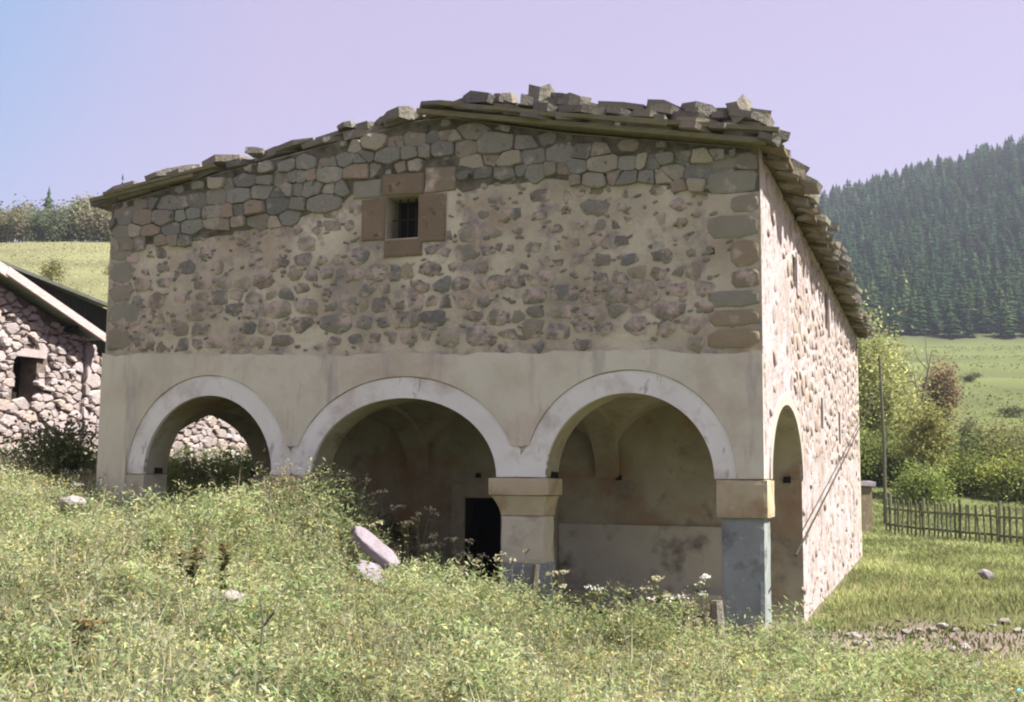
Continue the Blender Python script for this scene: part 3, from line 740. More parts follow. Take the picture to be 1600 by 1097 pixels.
for (xc, zz, w_, d, h, ry) in [(-3.12, 7.52, .36, .4, .22, .1), (-.24, 6.98, .32, .36, .28, -.35), (-3.65, 7.5, .3, .4, .14, -.2), (-2.6, 7.36, .36, .5, .14, .2), (-5.4, 7.44, .5, .4, .16, -.1), (-4.25, 7.53, .5, .4, .07, -.2), (-6.3, 7.36, .3, .3, .1, -.3), (-7.9, 7.1, .34, .3, .09, .1)]:
    put_slab(xc, -.06, zz, w_, d, h, rnd.uniform(-.1, .1), ry, rnd.uniform(-.3, .3))
# right eave: a ragged row of slabs hanging over the wall, near ones first
y = .05
while y < 21.5:
    d = rnd.uniform(.5, 1.0)
    put_slab(.24 + rnd.uniform(-.09, .07) - (.06 if y < .5 else 0), y + d / 2, 6.50 + rnd.uniform(-.02, .03), rnd.uniform(.5, .74), d * 1.05, rnd.uniform(.06, .12), 0, .24 + rnd.uniform(-.08, .08), rnd.uniform(-.15, .15))
    if rnd.random() < .75: put_slab(.02 + rnd.uniform(-.1, .1), y + d / 2, 6.63 + rnd.uniform(-.03, .05), rnd.uniform(.5, .75), d, rnd.uniform(.07, .13), 0, .24 + rnd.uniform(-.15, .12), rnd.uniform(-.3, .3))
    y += d
y = .3
while y < 21.5:
    mb = MB(); mb.beam((-.3, y, 6.43), (.36, y, 6.35), .09, .06); mb.build('rafter_end', M['eavewood'], church); y += rnd.uniform(.9, 2.6)
y = .2
while y < 21.4:                                     # rough stones showing under the eave
    d = rnd.uniform(.3, .8); put_slab(.26 + rnd.uniform(-.1, .12), y + d / 2, 6.40 + rnd.uniform(-.03, .03), rnd.uniform(.3, .5), d, rnd.uniform(.05, .09), rnd.uniform(-.05, .05), .2 + rnd.uniform(-.12, .12), rnd.uniform(-.4, .4)); y += d * rnd.uniform(1.0, 1.5)
# the rest of the roof covering, hardly seen from below
mb = MB(); yy = .7
while yy < 21.6:
    xx = -10.9
    while xx < -.2:
        w_ = rnd.uniform(.6, .9); v, f = SL[rnd.randrange(14)]; sl_ = -sl_of(xx + w_ / 2)
        mb.add([(xx + w_ / 2 + a * w_ * 1.08, yy + b * 1.0, float(BED(xx + w_ / 2)) + .08 + c * .08 + a * w_ * math.tan(sl_)) for (a, b, c) in v], f); xx += w_
    yy += .85
mb.build('roof_covering', M['slabs'], church, kind='stuff')

# ================================================================== LEFT STONE HOUSE, RUINED WALL, BARN
HOR = ORG + ER * (-14.5)
HRZ = math.atan2(ED.y, ED.x)                       # local x = ED, local -y = ER (faces the church)
house = thing('stone_house', 'small sunlit rubble stone house with a bleached verge board left of the church', 'house', (HOR.x, HOR.y, 0), HRZ)
HG = interp([(-9, 3.85), (-1.5, 6.66), (4.1, 4.86)])
HW = (2.0, 2.62, 3.35, 4.28)
wall_obj('gable_wall', wall(list(np.linspace(-8.5, 3.9, 24)), 0, .6, lambda x: 0.0, lambda x: float(HG(x)) - .12, [HW]), [M['housecore'], M['housecore']], house)
mb = MB(); mb.box(HW[0], HW[1], .42, .46, HW[2], HW[3]); mb.build('window_recess', M['darkwood_shade'], house)  # dark panel painted as the shade inside the window opening
mb = MB(); mb.box(1.85, 2.8, -.05, .4, 4.27, 4.40, .03); mb.build('lintel', M['housestone'], house)
mb = MB(); mb.box(3.3, 3.9, .6, 7, 0, 4.5); mb.box(-8.5, -7.9, .6, 7, 0, 3.6); mb.build('side_wall', M['housecore'], house)
hs = []
for cell in masonry(-2.2, 3.88, 1.5, 7.0, .27, 9, 1.6, .6):
    xs_ = [p[0] for p in cell[2]]; zs_ = [p[1] for p in cell[2]]
    if max(z_ - float(HG(x_)) for x_, z_ in zip(xs_, zs_)) > -.12: continue
    if max(xs_) > HW[0] + .10 and min(xs_) < HW[1] - .10 and max(zs_) > HW[2] + .10 and min(zs_) < HW[3] + .04: continue
    hs.append(cell)
hs.sort(key=lambda c: abs(c[0] - 3.4) + .3 * abs(c[1] - 3.6))
mbs = MB()
for k, c in enumerate(hs):
    sh = gq.uniform(.8, .99); pr = gq.uniform(.02, .13)
    if k < 290: put_cell('wall_stone', house, c, sh, pr, M['housestone'], gq, cut=.2)
    else: add_cell(mbs, c, sh, pr, gq)
mbs.build('wall_rubble', M['housestone'], house, kind='stuff')
# roof planes and verge boards
for (xa, xb) in ((-1.5, 4.15), (-1.5, -9.2)):
    za, zb = float(HG(xa)), float(HG(-1.5)) - .333 * abs(xb + 1.5)
    v = [(xa, -.35, za), (xb, -.35, zb), (xb, 7.4, zb), (xa, 7.4, za)]; v += [(a, b, c + .07) for a, b, c in v]
    mb = MB(); mb.add(v, [(0, 1, 2, 3), (4, 7, 6, 5), (0, 4, 5, 1), (1, 5, 6, 2), (2, 6, 7, 3), (3, 7, 4, 0)]); mb.build('roof', M['sheet'], house)
    m_ = (xa + xb) / 2; zm = (za + zb) / 2
    mb = MB(); mb.beam((xa, -.40, za + .02), (m_, -.40, zm + .0), .05, .19); mb.build('verge_board', M['pinkwood'], house)
    mb = MB(); mb.beam((m_ - .05, -.42, zm + .04), (xb, -.43, zb + .0), .05, .16); mb.build('verge_board', M['pinkwood'], house)
for xb_ in (.2, 3.3):
    mb = MB(); zz = float(HG(xb_)) - .14; mb.box(xb_ - .07, xb_ + .07, -.33, .1, zz - .12, zz, .01); mb.build('purlin_end', M['darkwood_shade'], house)

ruin = thing('ruined_wall', 'low ruined rubble wall seen through the left arch beyond the church', 'wall', (HOR.x, HOR.y, 0), HRZ)
RT = interp([(3.92, 4.7), (5.2, 4.4), (6.4, 4.1), (8, 4.0), (10, 3.7), (13.5, 3.3)])
wall_obj('wall_core', wall(list(np.linspace(3.92, 13.5, 22)), .02, .6, lambda x: 0.5, lambda x: float(RT(x)) - .1), [M['housecore'], M['housecore']], ruin)
for c in masonry(3.94, 13.4, 1.6, 4.8, .31, 12, 1.6, .6):
    if max(p[1] - float(RT(p[0])) for p in c[2]) > .1: continue
    put_cell('wall_stone', ruin, c, gq.uniform(.86, .97), gq.uniform(.05, .13), M['housestone'], gq, cut=.2)

bxw, byw = -16.2, 36.0
barn = thing('timber_barn', 'blackened timber barn gable behind the stone house', 'barn', (bxw, byw, 0), 0)
BG = interp([(-6, 5.85), (0, 8.6), (7.5, 5.65)])
mb = MB(); xs_ = -5.6
while xs_ < 7.0:
    m2 = MB(); a, b = xs_, min(7.0, xs_ + .27); z0 = 2.0
    v = [(a, 0, z0), (b, 0, z0), (b, 0, float(BG(b)) - .12), (a, 0, float(BG(a)) - .12)]; o_ = rnd.uniform(0, .025)
    v = [(p_[0], -o_, p_[2]) for p_ in v] + [(p_[0], .05, p_[2]) for p_ in v]
    m2.add(v, [(0, 1, 2, 3), (7, 6, 5, 4), (0, 4, 5, 1), (1, 5, 6, 2), (2, 6, 7, 3), (3, 7, 4, 0)]); m2.build('plank', M['darkwood_shade'], barn); xs_ += .28
mb = MB(); mb.box(-5.6, -5.5, .05, 9, 2, 5.75); mb.box(6.9, 7.0, .05, 9, 2, 5.65); mb.build('side_wall', M['darkwood_shade'], barn)
for (xa, xb) in ((0, 7.6), (0, -6.1)):
    v = [(xa, -.45, 8.57), (xb, -.45, float(BG(xb)) - .03), (xb, 9.3, float(BG(xb)) - .03), (xa, 9.3, 8.57)]; v += [(a, b, c + .1) for a, b, c in v]
    mb = MB(); mb.add(v, [(0, 1, 2, 3), (4, 7, 6, 5), (0, 4, 5, 1), (1, 5, 6, 2), (2, 6, 7, 3), (3, 7, 4, 0)]); mb.build('roof', M['sheet'], barn)

# ================================================================== VEGETATION
def crown(n, r, clumps, leaf, base, flat=.0, low=-.6, amt=.28, seed=0, holes=.75, up=.25):
    """leaf cloud around clump centres inside an ellipsoid r"""
    g = np.random.default_rng(seed)
    c = unit(g.normal(size=(clumps, 3))) * (g.random((clumps, 1)) ** .45); c[:, 2] = np.maximum(c[:, 2], low)
    leaf = leaf * .72; n = int(n * 1.9); base = np.array(base) * 1.9
    k = g.integers(0, clumps, n); sp = g.uniform(.16, .34, clumps)
    P = c[k] * holes + g.normal(size=(n, 3)) * sp[k][:, None]
    P = P * np.array(r); D = unit(g.normal(size=(n, 3)) + P / np.array(r) * .8 + np.array([0, 0, up]))
    tint = np.exp(g.normal(0, amt, clumps))[k][:, None]; C = shade(base, n, .18, .06) * tint
    return leaf_arrays(P, D, leaf * g.uniform(.6, 1.3, n), leaf * .62, C, .55)
def trunk_mb(h, r0, limbs, spread, seed, start=.35):
    g = random.Random(seed); mb = MB(); top = Vector((g.uniform(-.1, .1) * h, g.uniform(-.1, .1) * h, h))
    mb.tube([(0, 0, -.3), top * .4 + Vector((g.uniform(-.05, .05) * h, 0, 0)), top * .75, top], [r0, r0 * .75, r0 * .45, r0 * .12], 7)
    for i in range(limbs):
        t = g.uniform(start, .9); p0 = top * t; a = g.uniform(0, 2 * PI); l = spread * g.uniform(.6, 1.1) * (1.1 - .4 * t)
        p1 = p0 + Vector((math.cos(a) * l * .5, math.sin(a) * l * .5, l * .35)); p2 = p0 + Vector((math.cos(a) * l, math.sin(a) * l, l * .85))
        mb.tube([p0, p1, p2], [r0 * .35, r0 * .22, r0 * .05], 5)
    return mb
def tree(name, x, y, h, r, n, clumps, leaf, base, label, cat='tree', group=None, seed=0, trunk=True, sink=0.0, meshes=None, ch=None):
    o = thing(name, label, cat, (x, y, gz(x, y) - sink), rnd.uniform(0, 6.28), group)
    if trunk:
        trunk_mb(h * .8, h * .022 + .03, 8, r[0] * .7, seed).build('trunk', M['bark'], o, True)
    V_, F_, C_ = crown(n, (r[0], r[1], r[2]), clumps, leaf, base, seed=seed)
    V_[:, 2] += ch if ch is not None else (h - r[2] if cat == 'tree' else r[2] * .8)
    link('crown', npmesh('crown', V_, F_, C_), M['leaf'], o)
    return o
def copy_tree(src, loc, rz, s):
    r_ = src.copy(); COL.objects.link(r_); r_.location = loc; r_.rotation_euler = (0, 0, rz); r_.scale = s
    for c in src.children:
        d = c.copy(); COL.objects.link(d); d.parent = r_
    return r_
# --- right side trees and hedges
tree('willow_tree', 21.9, 70, 9.6, (3.2, 2.8, 4.2), 6200, 60, .34, (.19, .20, .085), 'tall pale yellow green tree rising behind the far corner of the church', seed=3)
tree('willow_tree', 24.6, 74, 7.6, (2.0, 2.0, 3.0), 2600, 30, .32, (.145, .16, .075), 'greyish green loose tree just right of the tall pale tree', seed=4)
tree('willow_tree', 26.0, 80, 7.0, (2.1, 2.0, 2.9), 2800, 34, .34, (.16, .165, .08), 'pale soft tree behind the hedge left of the rust brown tree', seed=6)
tree('willow_tree', 24.0, 82, 9.4, (2.6, 2.2, 3.6), 3000, 38, .36, (.15, .165, .075), 'grey green tree half hidden behind the tall pale tree', seed=7)
tree('bush', 36.5, 79, 3.0, (2.2, 1.6, 1.4), 1800, 24, .24, (.13, .145, .05), 'yellow green bush above the hedge toward the right edge', 'bush', None, 9)
tree('autumn_tree', 34.0, 92, 6.0, (1.8, 1.7, 2.4), 2600, 26, .36, (.135, .105, .06), 'rust brown autumn tree standing on the green field', seed=5)
tree('autumn_tree', 21.4, 60, 5.4, (1.5, 1.6, 2.2), 2200, 26, .28, (.15, .15, .055), 'yellowing small tree close to the far church corner', seed=15)
lab = ['bright green rounded bush beside the wooden pole', 'olive dark bush, second in the hedge row behind the fence', 'large dark green bush at the right end of the hedge row', 'yellow green low bush in front of the dark hedge', 'dark narrow bush between the bright bush and the olive bush', 'brownish twiggy bush above the hedge row', 'sprawling green bush at the foot of the pole', 'lone grey green shrub on the field above the hedge', 'dark bush at the far right edge of the hedge', 'pale low bush right of the yellow green one']
hd = [(23.6, 62, 3.2, (1.9, 1.5, 1.5), (.13, .15, .045)), (27.6, 64, 4.0, (1.5, 1.5, 2.0), (.085, .09, .035)), (29.8, 62, 4.2, (1.7, 1.6, 2.1), (.055, .065, .03)), (25.6, 60, 2.6, (1.6, 1.3, 1.3), (.15, .165, .045)), (25.4, 65, 3.8, (1.2, 1.3, 1.9), (.06, .075, .03)),
      (28.6, 68, 4.6, (1.6, 1.4, 1.6), (.10, .085, .05)), (20.6, 58, 2.7, (1.7, 1.4, 1.4), (.11, .135, .04)), (33.5, 84, 3.4, (1.1, 1.1, 1.7), (.12, .12, .06)), (32.2, 61, 3.8, (1.8, 1.7, 2.0), (.06, .075, .035)), (27.4, 58.5, 2.2, (1.7, 1.3, 1.1), (.13, .15, .05))]
for i, (x, y, h, r, b) in enumerate(hd):
    o = tree('bush', x, y, h, r, 1900, 26, .24, b, lab[i], 'bush', 'bushes in the hedge behind the fence' if i not in (7,) else None, 40 + i, True, .25)
for i in range(30):
    u = i / 23; x = 19.8 + 15.5 * u + rnd.uniform(-.5, .5); y = rnd.uniform(59, 73) - 3 * u; h = rnd.uniform(2.2, 4.2)
    b = [(.125, .14, .045), (.095, .115, .035), (.11, .115, .045), (.075, .09, .035)][min(3, int(u * 3 + rnd.random() * 1.6))]
    tree('bush', x, y, h, (rnd.uniform(1.3, 1.9), 1.4, h * .52), 1500, 24, .24, b, 'leafy bush merging into the dense hedge beyond the picket fence', 'bush', 'merging bushes of the hedge beyond the fence', 90 + i, True, .25)
for (x, y, w_, lb) in [(47.5, 110, 2.2, 'low dark scrub on the terrace edge high on the green field'), (35.5, 84, 1.6, 'dark scrub patch on the lower terrace of the green field'), (41, 84, 1.8, 'dark scrub patch on the lower terrace at the right edge'), (60, 150, 2.4, 'small dark bush under the forest edge on the upper field')]:
    tree('scrub', x, y, 1.1, (w_, 1.0, .6), 700, 14, .22, (.05, .055, .03), lb, 'scrub', None, int(x))
# bare tree with thin branches
bt = thing('bare_tree', 'thin leafless tree in front of the pale yellow green tree', 'tree', (22.4, 64, gz(22.4, 64)))
g_ = random.Random(8); mb = MB(); mb.tube([(0, 0, -.2), (.1, 0, 2.6), (.35, 0, 4.4), (1.1, .1, 7.6)], [.12, .09, .06, .02], 6); mb.build('trunk', M['bark'], bt)
for i in range(13):
    t = g_.uniform(.25, .95); p0 = Vector((.1 + .8 * t * t, 0, 7.2 * t)); a = g_.uniform(0, 6.28); l = g_.uniform(1.0, 2.3)
    mb = MB(); mb.tube([p0, p0 + Vector((math.cos(a) * l * .4, math.sin(a) * l * .4, l * .5)), p0 + Vector((math.cos(a) * l * .6, math.sin(a) * l * .6, l * 1.1))], [.04, .025, .01], 4); mb.build('branch', M['bark'], bt)
# bushes on the left hill
for (x, y, h, lb) in [(-34, 84, 2.6, 'round olive bush alone on the dry left hillside'), (-33.5, 96, .9, 'low dark scrub on the left hillside near the church edge')]:
    tree('bush', x, y, h, (1.3, 1.1, h * .45), 700, 16, .22, (.12, .12, .05), lb, 'bush', None, int(-x))
x, y = -7.9, 20.2
tree('bush', x, y, 1.5, (.9, .7, .75), 1500, 18, .12, (.06, .075, .03), 'dark green bush at the left edge before the sunlit house wall', 'bush', None, 61)
# --- wood on the left hill
protos = []
for i in range(5):
    g = np.random.default_rng(70 + i); base = [(.105, .115, .065), (.12, .125, .08), (.085, .10, .06), (.13, .12, .075), (.075, .095, .06)][i]
    V_, F_, C_ = crown(620, (2.6, 2.6, 3.6), 26, .75, base, seed=70 + i, low=-.9); V_[:, 2] += 4.2
    protos.append((npmesh('crown', V_, F_, C_), trunk_mb(6.5, .16, 6, 2.2, 70 + i).mesh('trunk')))
    protos[-1][0].materials.append(M['leaf']); protos[-1][1].materials.append(M['bark'])
n = 0
for y0 in (184, 190, 197, 205, 214, 226, 240):
    x = -.60 * y0
    while x < -.28 * y0:
        xx = x + rnd.uniform(-1, 1); yy = y0 + rnd.uniform(-3, 3) - .16 * (x + .5 * y0)
        o = thing('deciduous_tree', 'grey green tree in the wood along the top of the left hillside', 'tree', (xx, yy, gz(xx, yy) - .3), rnd.uniform(0, 6.28), 'trees of the wood on the left hillside')
        s = rnd.uniform(.68, 1.0); o.scale = (s, s, s * rnd.uniform(.85, 1.1)); k = rnd.randrange(5)
        link('crown', protos[k][0], None, o); link('trunk', protos[k][1], None, o)
        x += rnd.uniform(2.6, 4.0); n += 1
# --- conifers
def conifer(seed, tiers=12, per=11):
    g = np.random.default_rng(seed); P = []; 
    V_ = []; Fc = []; Cc = []
    for t in range(tiers):
        u = t / (tiers - 1); zc = .10 + .85 * u + g.uniform(-.03, .03); rad = .19 * (1 - u) ** .85 + .012
        for k in range(per):
            a = 2 * PI * (k + g.random()) / per; l = rad * g.uniform(.75, 1.2); ca, sa = math.cos(a), math.sin(a); wv = l * .36 + .008
            n0 = len(V_); b = (.036, .058, .032); sh = g.uniform(.6, 1.4)
            V_ += [(0, 0, zc + .07), (ca * l * .6 - sa * wv * .6, sa * l * .6 + ca * wv * .6, zc - .015), (ca * l, sa * l, zc - .035 * g.uniform(.5, 1.6)), (ca * l * .6 + sa * wv * .6, sa * l * .6 - ca * wv * .6, zc - .015)]
            Fc.append((n0, n0 + 1, n0 + 2, n0 + 3)); Cc += [tuple(c * sh for c in b)] * 4
    return np.array(V_), np.array(Fc), np.array(Cc)
CON = [conifer(i) for i in range(6)]
con_me = []
tm = MB(); tm.tube([(0, 0, -.05), (0, 0, .5)], [.016, .008], 5); tme = tm.mesh('trunk'); tme.materials.append(M['bark'])
for v, f, c in CON:
    me = npmesh('crown', v, f, c); me.materials.append(M['needle']); con_me.append(me)
spots = []
g = np.random.default_rng(21)
yy = 322.0
while yy < 760:
    xx = .10 * yy
    while xx < .62 * yy:
        jx = xx + g.uniform(-2.6, 2.6); jy = yy + g.uniform(-3.4, 3.4)
        edge = 330 + 9 * vnoise(np.array(jx * .05), np.array(.3)) + 6 * (jx / jy < .33)
        if jy > edge and g.random() < .97: spots.append((jx, jy))
        xx += g.uniform(4.6, 7.2) * (1.0 if yy < 560 else 1.25)
    yy += 5.6 if yy < 560 else 7.0
spots = np.array(spots); sz = ground(spots[:, 0], spots[:, 1])
tanel = (sz + 13 - 2) / spots[:, 1]; azs = spots[:, 0] / spots[:, 1]
inview = (azs > .245) & (azs < .47)
score = np.where(inview, -spots[:, 1], -1e6)
order = np.argsort(-score); front = list(order[:215])
# skyline trees: highest elevation per narrow azimuth slot
sky_ = []
for a in np.arange(.25, .465, .0026):
    m_ = np.where((azs >= a) & (azs < a + .0026))[0]
    if len(m_): sky_.append(m_[np.argmax(tanel[m_])])
single = list(dict.fromkeys(front + sky_))[:298]
for i in single:
    h = rnd.uniform(8, 13.5); x, y = spots[i]
    o = thing('conifer_tree', 'dark green conifer in the forest covering the right hillside', 'tree', (x, y, float(sz[i]) - .3), rnd.uniform(0, 6.28), 'conifers of the forest on the right hillside')
    o.scale = (h * 1.6, h * 1.6, h); link('crown', con_me[rnd.randrange(6)], None, o); link('trunk', tme, None, o)
rest = np.setdiff1d(np.arange(len(spots)), np.array(single)); parts = []
for i in rest:
    v, f, c = CON[g.integers(6)]; h = g.uniform(8, 13.5); a = g.uniform(0, 6.28)
    rot = np.array([[math.cos(a), -math.sin(a), 0], [math.sin(a), math.cos(a), 0], [0, 0, 1]])
    parts.append((v @ rot.T * np.array([h * 1.6, h * 1.6, h]) + np.array([*spots[i], sz[i] - .3]), f, c * math.exp(g.normal(0, .32)) * np.exp(g.normal(0, .12, 3))))
link('conifer_forest', npmesh('conifer_forest', *join(parts)), M['needle'], kind='stuff', label='dense dark conifer forest covering the right hillside', category='forest')
# a few conifers above the left wood
for (x, y, h) in [(-93, 226, 12), (-77, 222, 13), (-70, 215, 9), (-63.5, 200, 10), (-66.5, 204, 10)]:
    o = thing('conifer_tree', 'dark pointed conifer poking above the left hillside wood', 'tree', (x, y, gz(x, y)), 1.0, 'conifers above the left hillside wood')
    o.scale = (h * 1.2, h * 1.2, h); link('crown', con_me[rnd.randrange(6)], None, o); link('trunk', tme, None, o)

# --- foreground weeds
def ground_at(px_, py_, lift=0.0):
    """world point where the photograph's ray meets the ground"""
    x = (px_ - 800) / 1800; y = -(py_ - 548.5) / 1800; c, s = math.cos(ROLL), math.sin(ROLL); x, y = c * x - s * y, s * x + c * y
    d = _r * x + _u * y + _f; t = np.linspace(3, 80, 3000); z = EYE.z + d.z * t; h = ground(d.x * t, d.y * t) + lift
    i = int(np.argmax(z < h)); return d.x * t[i], d.y * t[i]
CLEAR = [(*ground_at(112, 800, .15), .35), (*ground_at(355, 935, .2), .2), (*ground_at(585, 880, .25), .36), (*ground_at(1216, 1090, .1), .3), (*ground_at(1583, 1090), .45)]
GREEN = [(.33, .355, .16), (.29, .335, .165), (.37, .375, .19), (.25, .295, .145), (.41, .385, .22), (.35, .375, .25)]
def weeds(px, py, H, leaves, lsize, cols, bare=0.0):
    """px,py plant positions, H heights; each plant is a bunch of leaves along leaning stems"""
    n = len(px); z = ground(px, py); P0 = np.stack([px, py, z], 1)
    lean = rng.normal(0, .22, (n, 2)); ci = rng.integers(0, len(cols), n)
    patch = fbm(px * .8 + 4, py * .8); ptint = np.exp(patch * .75)[:, None] * np.where(px > .5, 1, 0)[:, None] * np.array((.97, .98, .92)) + np.exp(patch * .75)[:, None] * np.where(px > .5, 0, 1)[:, None]
    k = np.repeat(np.arange(n), leaves); m = len(k)
    t = rng.random(m) ** .75; hh = H[k] * t
    P = P0[k] + np.stack([lean[k, 0] * hh, lean[k, 1] * hh, hh], 1) + np.concatenate([rng.normal(0, .05, (m, 2)) * (.4 + H[k][:, None]), np.zeros((m, 1))], 1)
    a = rng.uniform(0, 2 * PI, m); D = unit(np.stack([np.cos(a), np.sin(a), rng.uniform(-.1, 1.5, m)], 1))
    C = np.array(cols)[ci[k]] * ptint[k]; C = C * np.exp(rng.normal(0, .2, (m, 1))) * np.exp(rng.normal(0, .07, (m, 3)))
    L = lsize * rng.uniform(.55, 1.35, m)
    return leaf_arrays(P, D, L, L * rng.uniform(.14, .36, m), np.clip(C, .005, .6), .45), P0, lean
def sample(n, x0, x1, y0, y1, dens):
    px = rng.uniform(x0, x1, n); py = rng.uniform(y0, y1, n); keep = rng.random(n) < dens(px, py); return px[keep], py[keep]
def infront(px, py):
    lx, ly = local(px, py); az = px / py
    d = (az > -.8) & (az < .68)
    ok = (ly < -.12) | ((lx < -10.85) & (ly < 7))
    for (ex, ey, er_) in CLEAR:                     # thin patch on the near side of each rock
        d = d & (np.hypot(px - ex * .985, (py - ey * .975) * .7) > er_)
    return d * ok * (1 - pathmask(px, py))
def canopy(px, py):
    lx, ly = local(px, py)
    h = .36 + .22 * fbm(px * .9, py * .9) + .22 * vnoise(px * 2.7, py * 2.7) + .14 * sstep(-4, -8, lx) * sstep(-6, -1, ly)
    h = h + .26 * np.exp(-((lx + 6.7) / .9) ** 2 - ((ly + .8) / 1.0) ** 2)
    h = h + .16 * sstep(-4.5, -2, lx) * sstep(-5, -1.5, ly) * sstep(1.2, 0, lx)
    return h * (1 - .3 * sstep(4, 6, px)) * (1 - .45 * sstep(3.2, 4.2, px) * sstep(13, 15, py)) * (1 - .62 * np.exp(-((lx + 8.75) / .95) ** 2) * sstep(-3.2, -.8, ly))
px, py = sample(33500, -15.5, 13, 5.0, 20, infront)
Hh = np.clip(canopy(px, py), .1, 1.1) * rng.uniform(.5, 1.2, len(px)) * np.where(rng.random(len(px)) < .05, 1.45, 1)
A, P0, lean = weeds(px, py, Hh, 30, .068, GREEN)
link('weeds', npmesh('weeds', *A), M['leaf'], kind='stuff', label='dense sunlit yellow green weeds covering the slope before the church', category='weeds')
cxs = rng.uniform(-8.5, 7, 130); cys = rng.uniform(6.5, 17.5, 130); ok = infront(cxs, cys) > .5; cxs, cys = cxs[ok], cys[ok]
kk = np.repeat(np.arange(len(cxs)), 26); qx = cxs[kk] + rng.normal(0, .19, len(kk)); qy = cys[kk] + rng.normal(0, .19, len(kk)); ok = infront(qx, qy) > .5; kk, qx, qy = kk[ok], qx[ok], qy[ok]
hq = np.clip(canopy(qx, qy), .15, .8) * rng.uniform(1.0, 1.75, len(cxs))[kk] * rng.uniform(.7, 1.1, len(kk))
A2, _, _ = weeds(qx, qy, hq, 36, .078, [(.31, .355, .17), (.37, .385, .20), (.26, .32, .15)])
link('weed_clumps', npmesh('weed_clumps', *A2), M['leaf'], kind='stuff', label='taller leafy clumps rising above the weeds on the bank', category='weeds')
# yellow flower heads on top of the weeds
sel = np.where((rng.random(len(px)) < .15) & (fbm(px * .5 + 9, py * .5) > -.25))[0]
k = np.repeat(sel, 7); m = len(k)
Pf = P0[k] + np.stack([lean[k, 0] * Hh[k], lean[k, 1] * Hh[k], Hh[k] * rng.uniform(.85, 1.12, m)], 1) + rng.normal(0, .035, (m, 3))
link('yellow_flowers', npmesh('yellow_flowers', *leaf_arrays(Pf, unit(rng.normal(size=(m, 3)) + np.array([0, 0, .6])), .026, .022, shade((.52, .43, .13), m, .2, .08))), M['leaf'], kind='stuff', label='tiny yellow flower heads scattered over the weeds', category='flowers')
sel = np.where(rng.random(len(px)) < .16)[0]; k = np.repeat(sel, 9); m = len(k)
Pf = P0[k] + np.stack([lean[k, 0] * Hh[k], lean[k, 1] * Hh[k], Hh[k] * rng.uniform(.95, 1.35, m)], 1) + rng.normal(0, .03, (m, 3))
link('seed_heads', npmesh('seed_heads', *leaf_arrays(Pf, unit(rng.normal(size=(m, 3)) + np.array([0, 0, 1.2])), .03, .012, shade((.50, .48, .33), m, .2, .05))), M['leaf'], kind='stuff', label='wispy pale seed heads standing above the weeds', category='weeds')
# dry brown stalks
ds = np.where(rng.random(len(px)) < .30)[0]; k = np.repeat(ds, 6); m = len(k)
Pd = P0[k] + np.stack([rng.normal(0, .04, m), rng.normal(0, .04, m), np.zeros(m)], 1); Dd = unit(np.stack([rng.normal(0, .25, m), rng.normal(0, .25, m), np.ones(m)], 1))
link('dry_stalks', npmesh('dry_stalks', *leaf_arrays(Pd, Dd, Hh[k] * rng.uniform(.9, 1.5, m), .010, shade((.44, .44, .27), m, .3, .06))), M['leaf'], kind='stuff', label='thin dry straw stalks standing among the weeds', category='stalks')
# grass on the right and inside the left opening
def grassy(n, x0, x1, y0, y1, dens, hmin, hmax, w_, cols, name, label):
    px, py = sample(n, x0, x1, y0, y1, dens); m = len(px); z = ground(px, py)
    D = unit(np.stack([rng.normal(0, .4, m), rng.normal(0, .4, m), np.ones(m)], 1)); pt = np.exp(fbm(px * .5, py * .5) * .9)[:, None]
    C = np.array(cols)[rng.integers(0, len(cols), m)] * pt * np.exp(rng.normal(0, .18, (m, 1)))
    V_, F_, C_ = leaf_arrays(np.stack([px, py, z], 1), D, rng.uniform(hmin, hmax, m), w_ * (.5 + py / 18), np.clip(C, .005, .6))
    link(name, npmesh(name, V_, F_, C_), M['leaf'], kind='stuff', label=label, category='grass')
def rightgrass(px, py):
    lx, ly = local(px, py)
    return ((lx > .12) | (ly > 22.3)) * (py > 15) * (1 - pathmask(px, py)) * (px / py < .66) * np.clip(22 / py, 0, 1) ** 1.2
grassy(310000, 3, 36, 15, 58, rightgrass, .07, .24, .016, [(.27, .32, .12), (.31, .335, .14), (.23, .285, .105), (.36, .335, .18)], 'grass', 'sunlit green grass right of the church')
def farfield(px, py):
    az = px / py; return (((az > .2) & (az < .64)) | ((az < -.27) & (az > -.62) & (py < 180))) * np.clip(60 / py, 0, 1) ** 1.6 * (py < 318)
def fargrass(n, y0, y1, cols, sgn, name, label):
    px, py = sample(n, -95 if sgn < 0 else 8, -12 if sgn < 0 else 160, y0, y1, lambda a, b: farfield(a, b) * (fbm(a * .08 + 3, b * .05) > (-.12 if sgn > 0 else -9))); m = len(px)
    D = unit(np.stack([rng.normal(0, 1.3, m), rng.normal(0, 1.3, m), np.ones(m)], 1)); pt = np.exp(fbm(px * .07, py * .07) * .9)[:, None]
    V_, F_, C_ = leaf_arrays(np.stack([px, py, ground(px, py)], 1), D, rng.uniform(.12, .34, m) * (1 if sgn > 0 else .55) * (py / 90) ** .3, .12 * (py / 60), np.clip(np.array(cols)[rng.integers(0, len(cols), m)] * pt * np.exp(rng.normal(0, .2, (m, 1))), .01, .6))
    link(name, npmesh(name, V_, F_, C_), M['leaf'], kind='stuff', label=label, category='grass')
fargrass(150000, 52, 318, [(.22, .27, .10), (.26, .285, .12), (.19, .235, .085)], 1, 'meadow_grass', 'rough green meadow grass on the field below the forest')
fargrass(60000, 40, 180, [(.34, .34, .18), (.37, .355, .19), (.31, .32, .165)], -1, 'hill_grass', 'dry pale grass tufts on the left hillside')
def pathfringe(px, py): return (pathmask(px, py) > .15) * (rng.random(len(px)) < .12) * 1.0
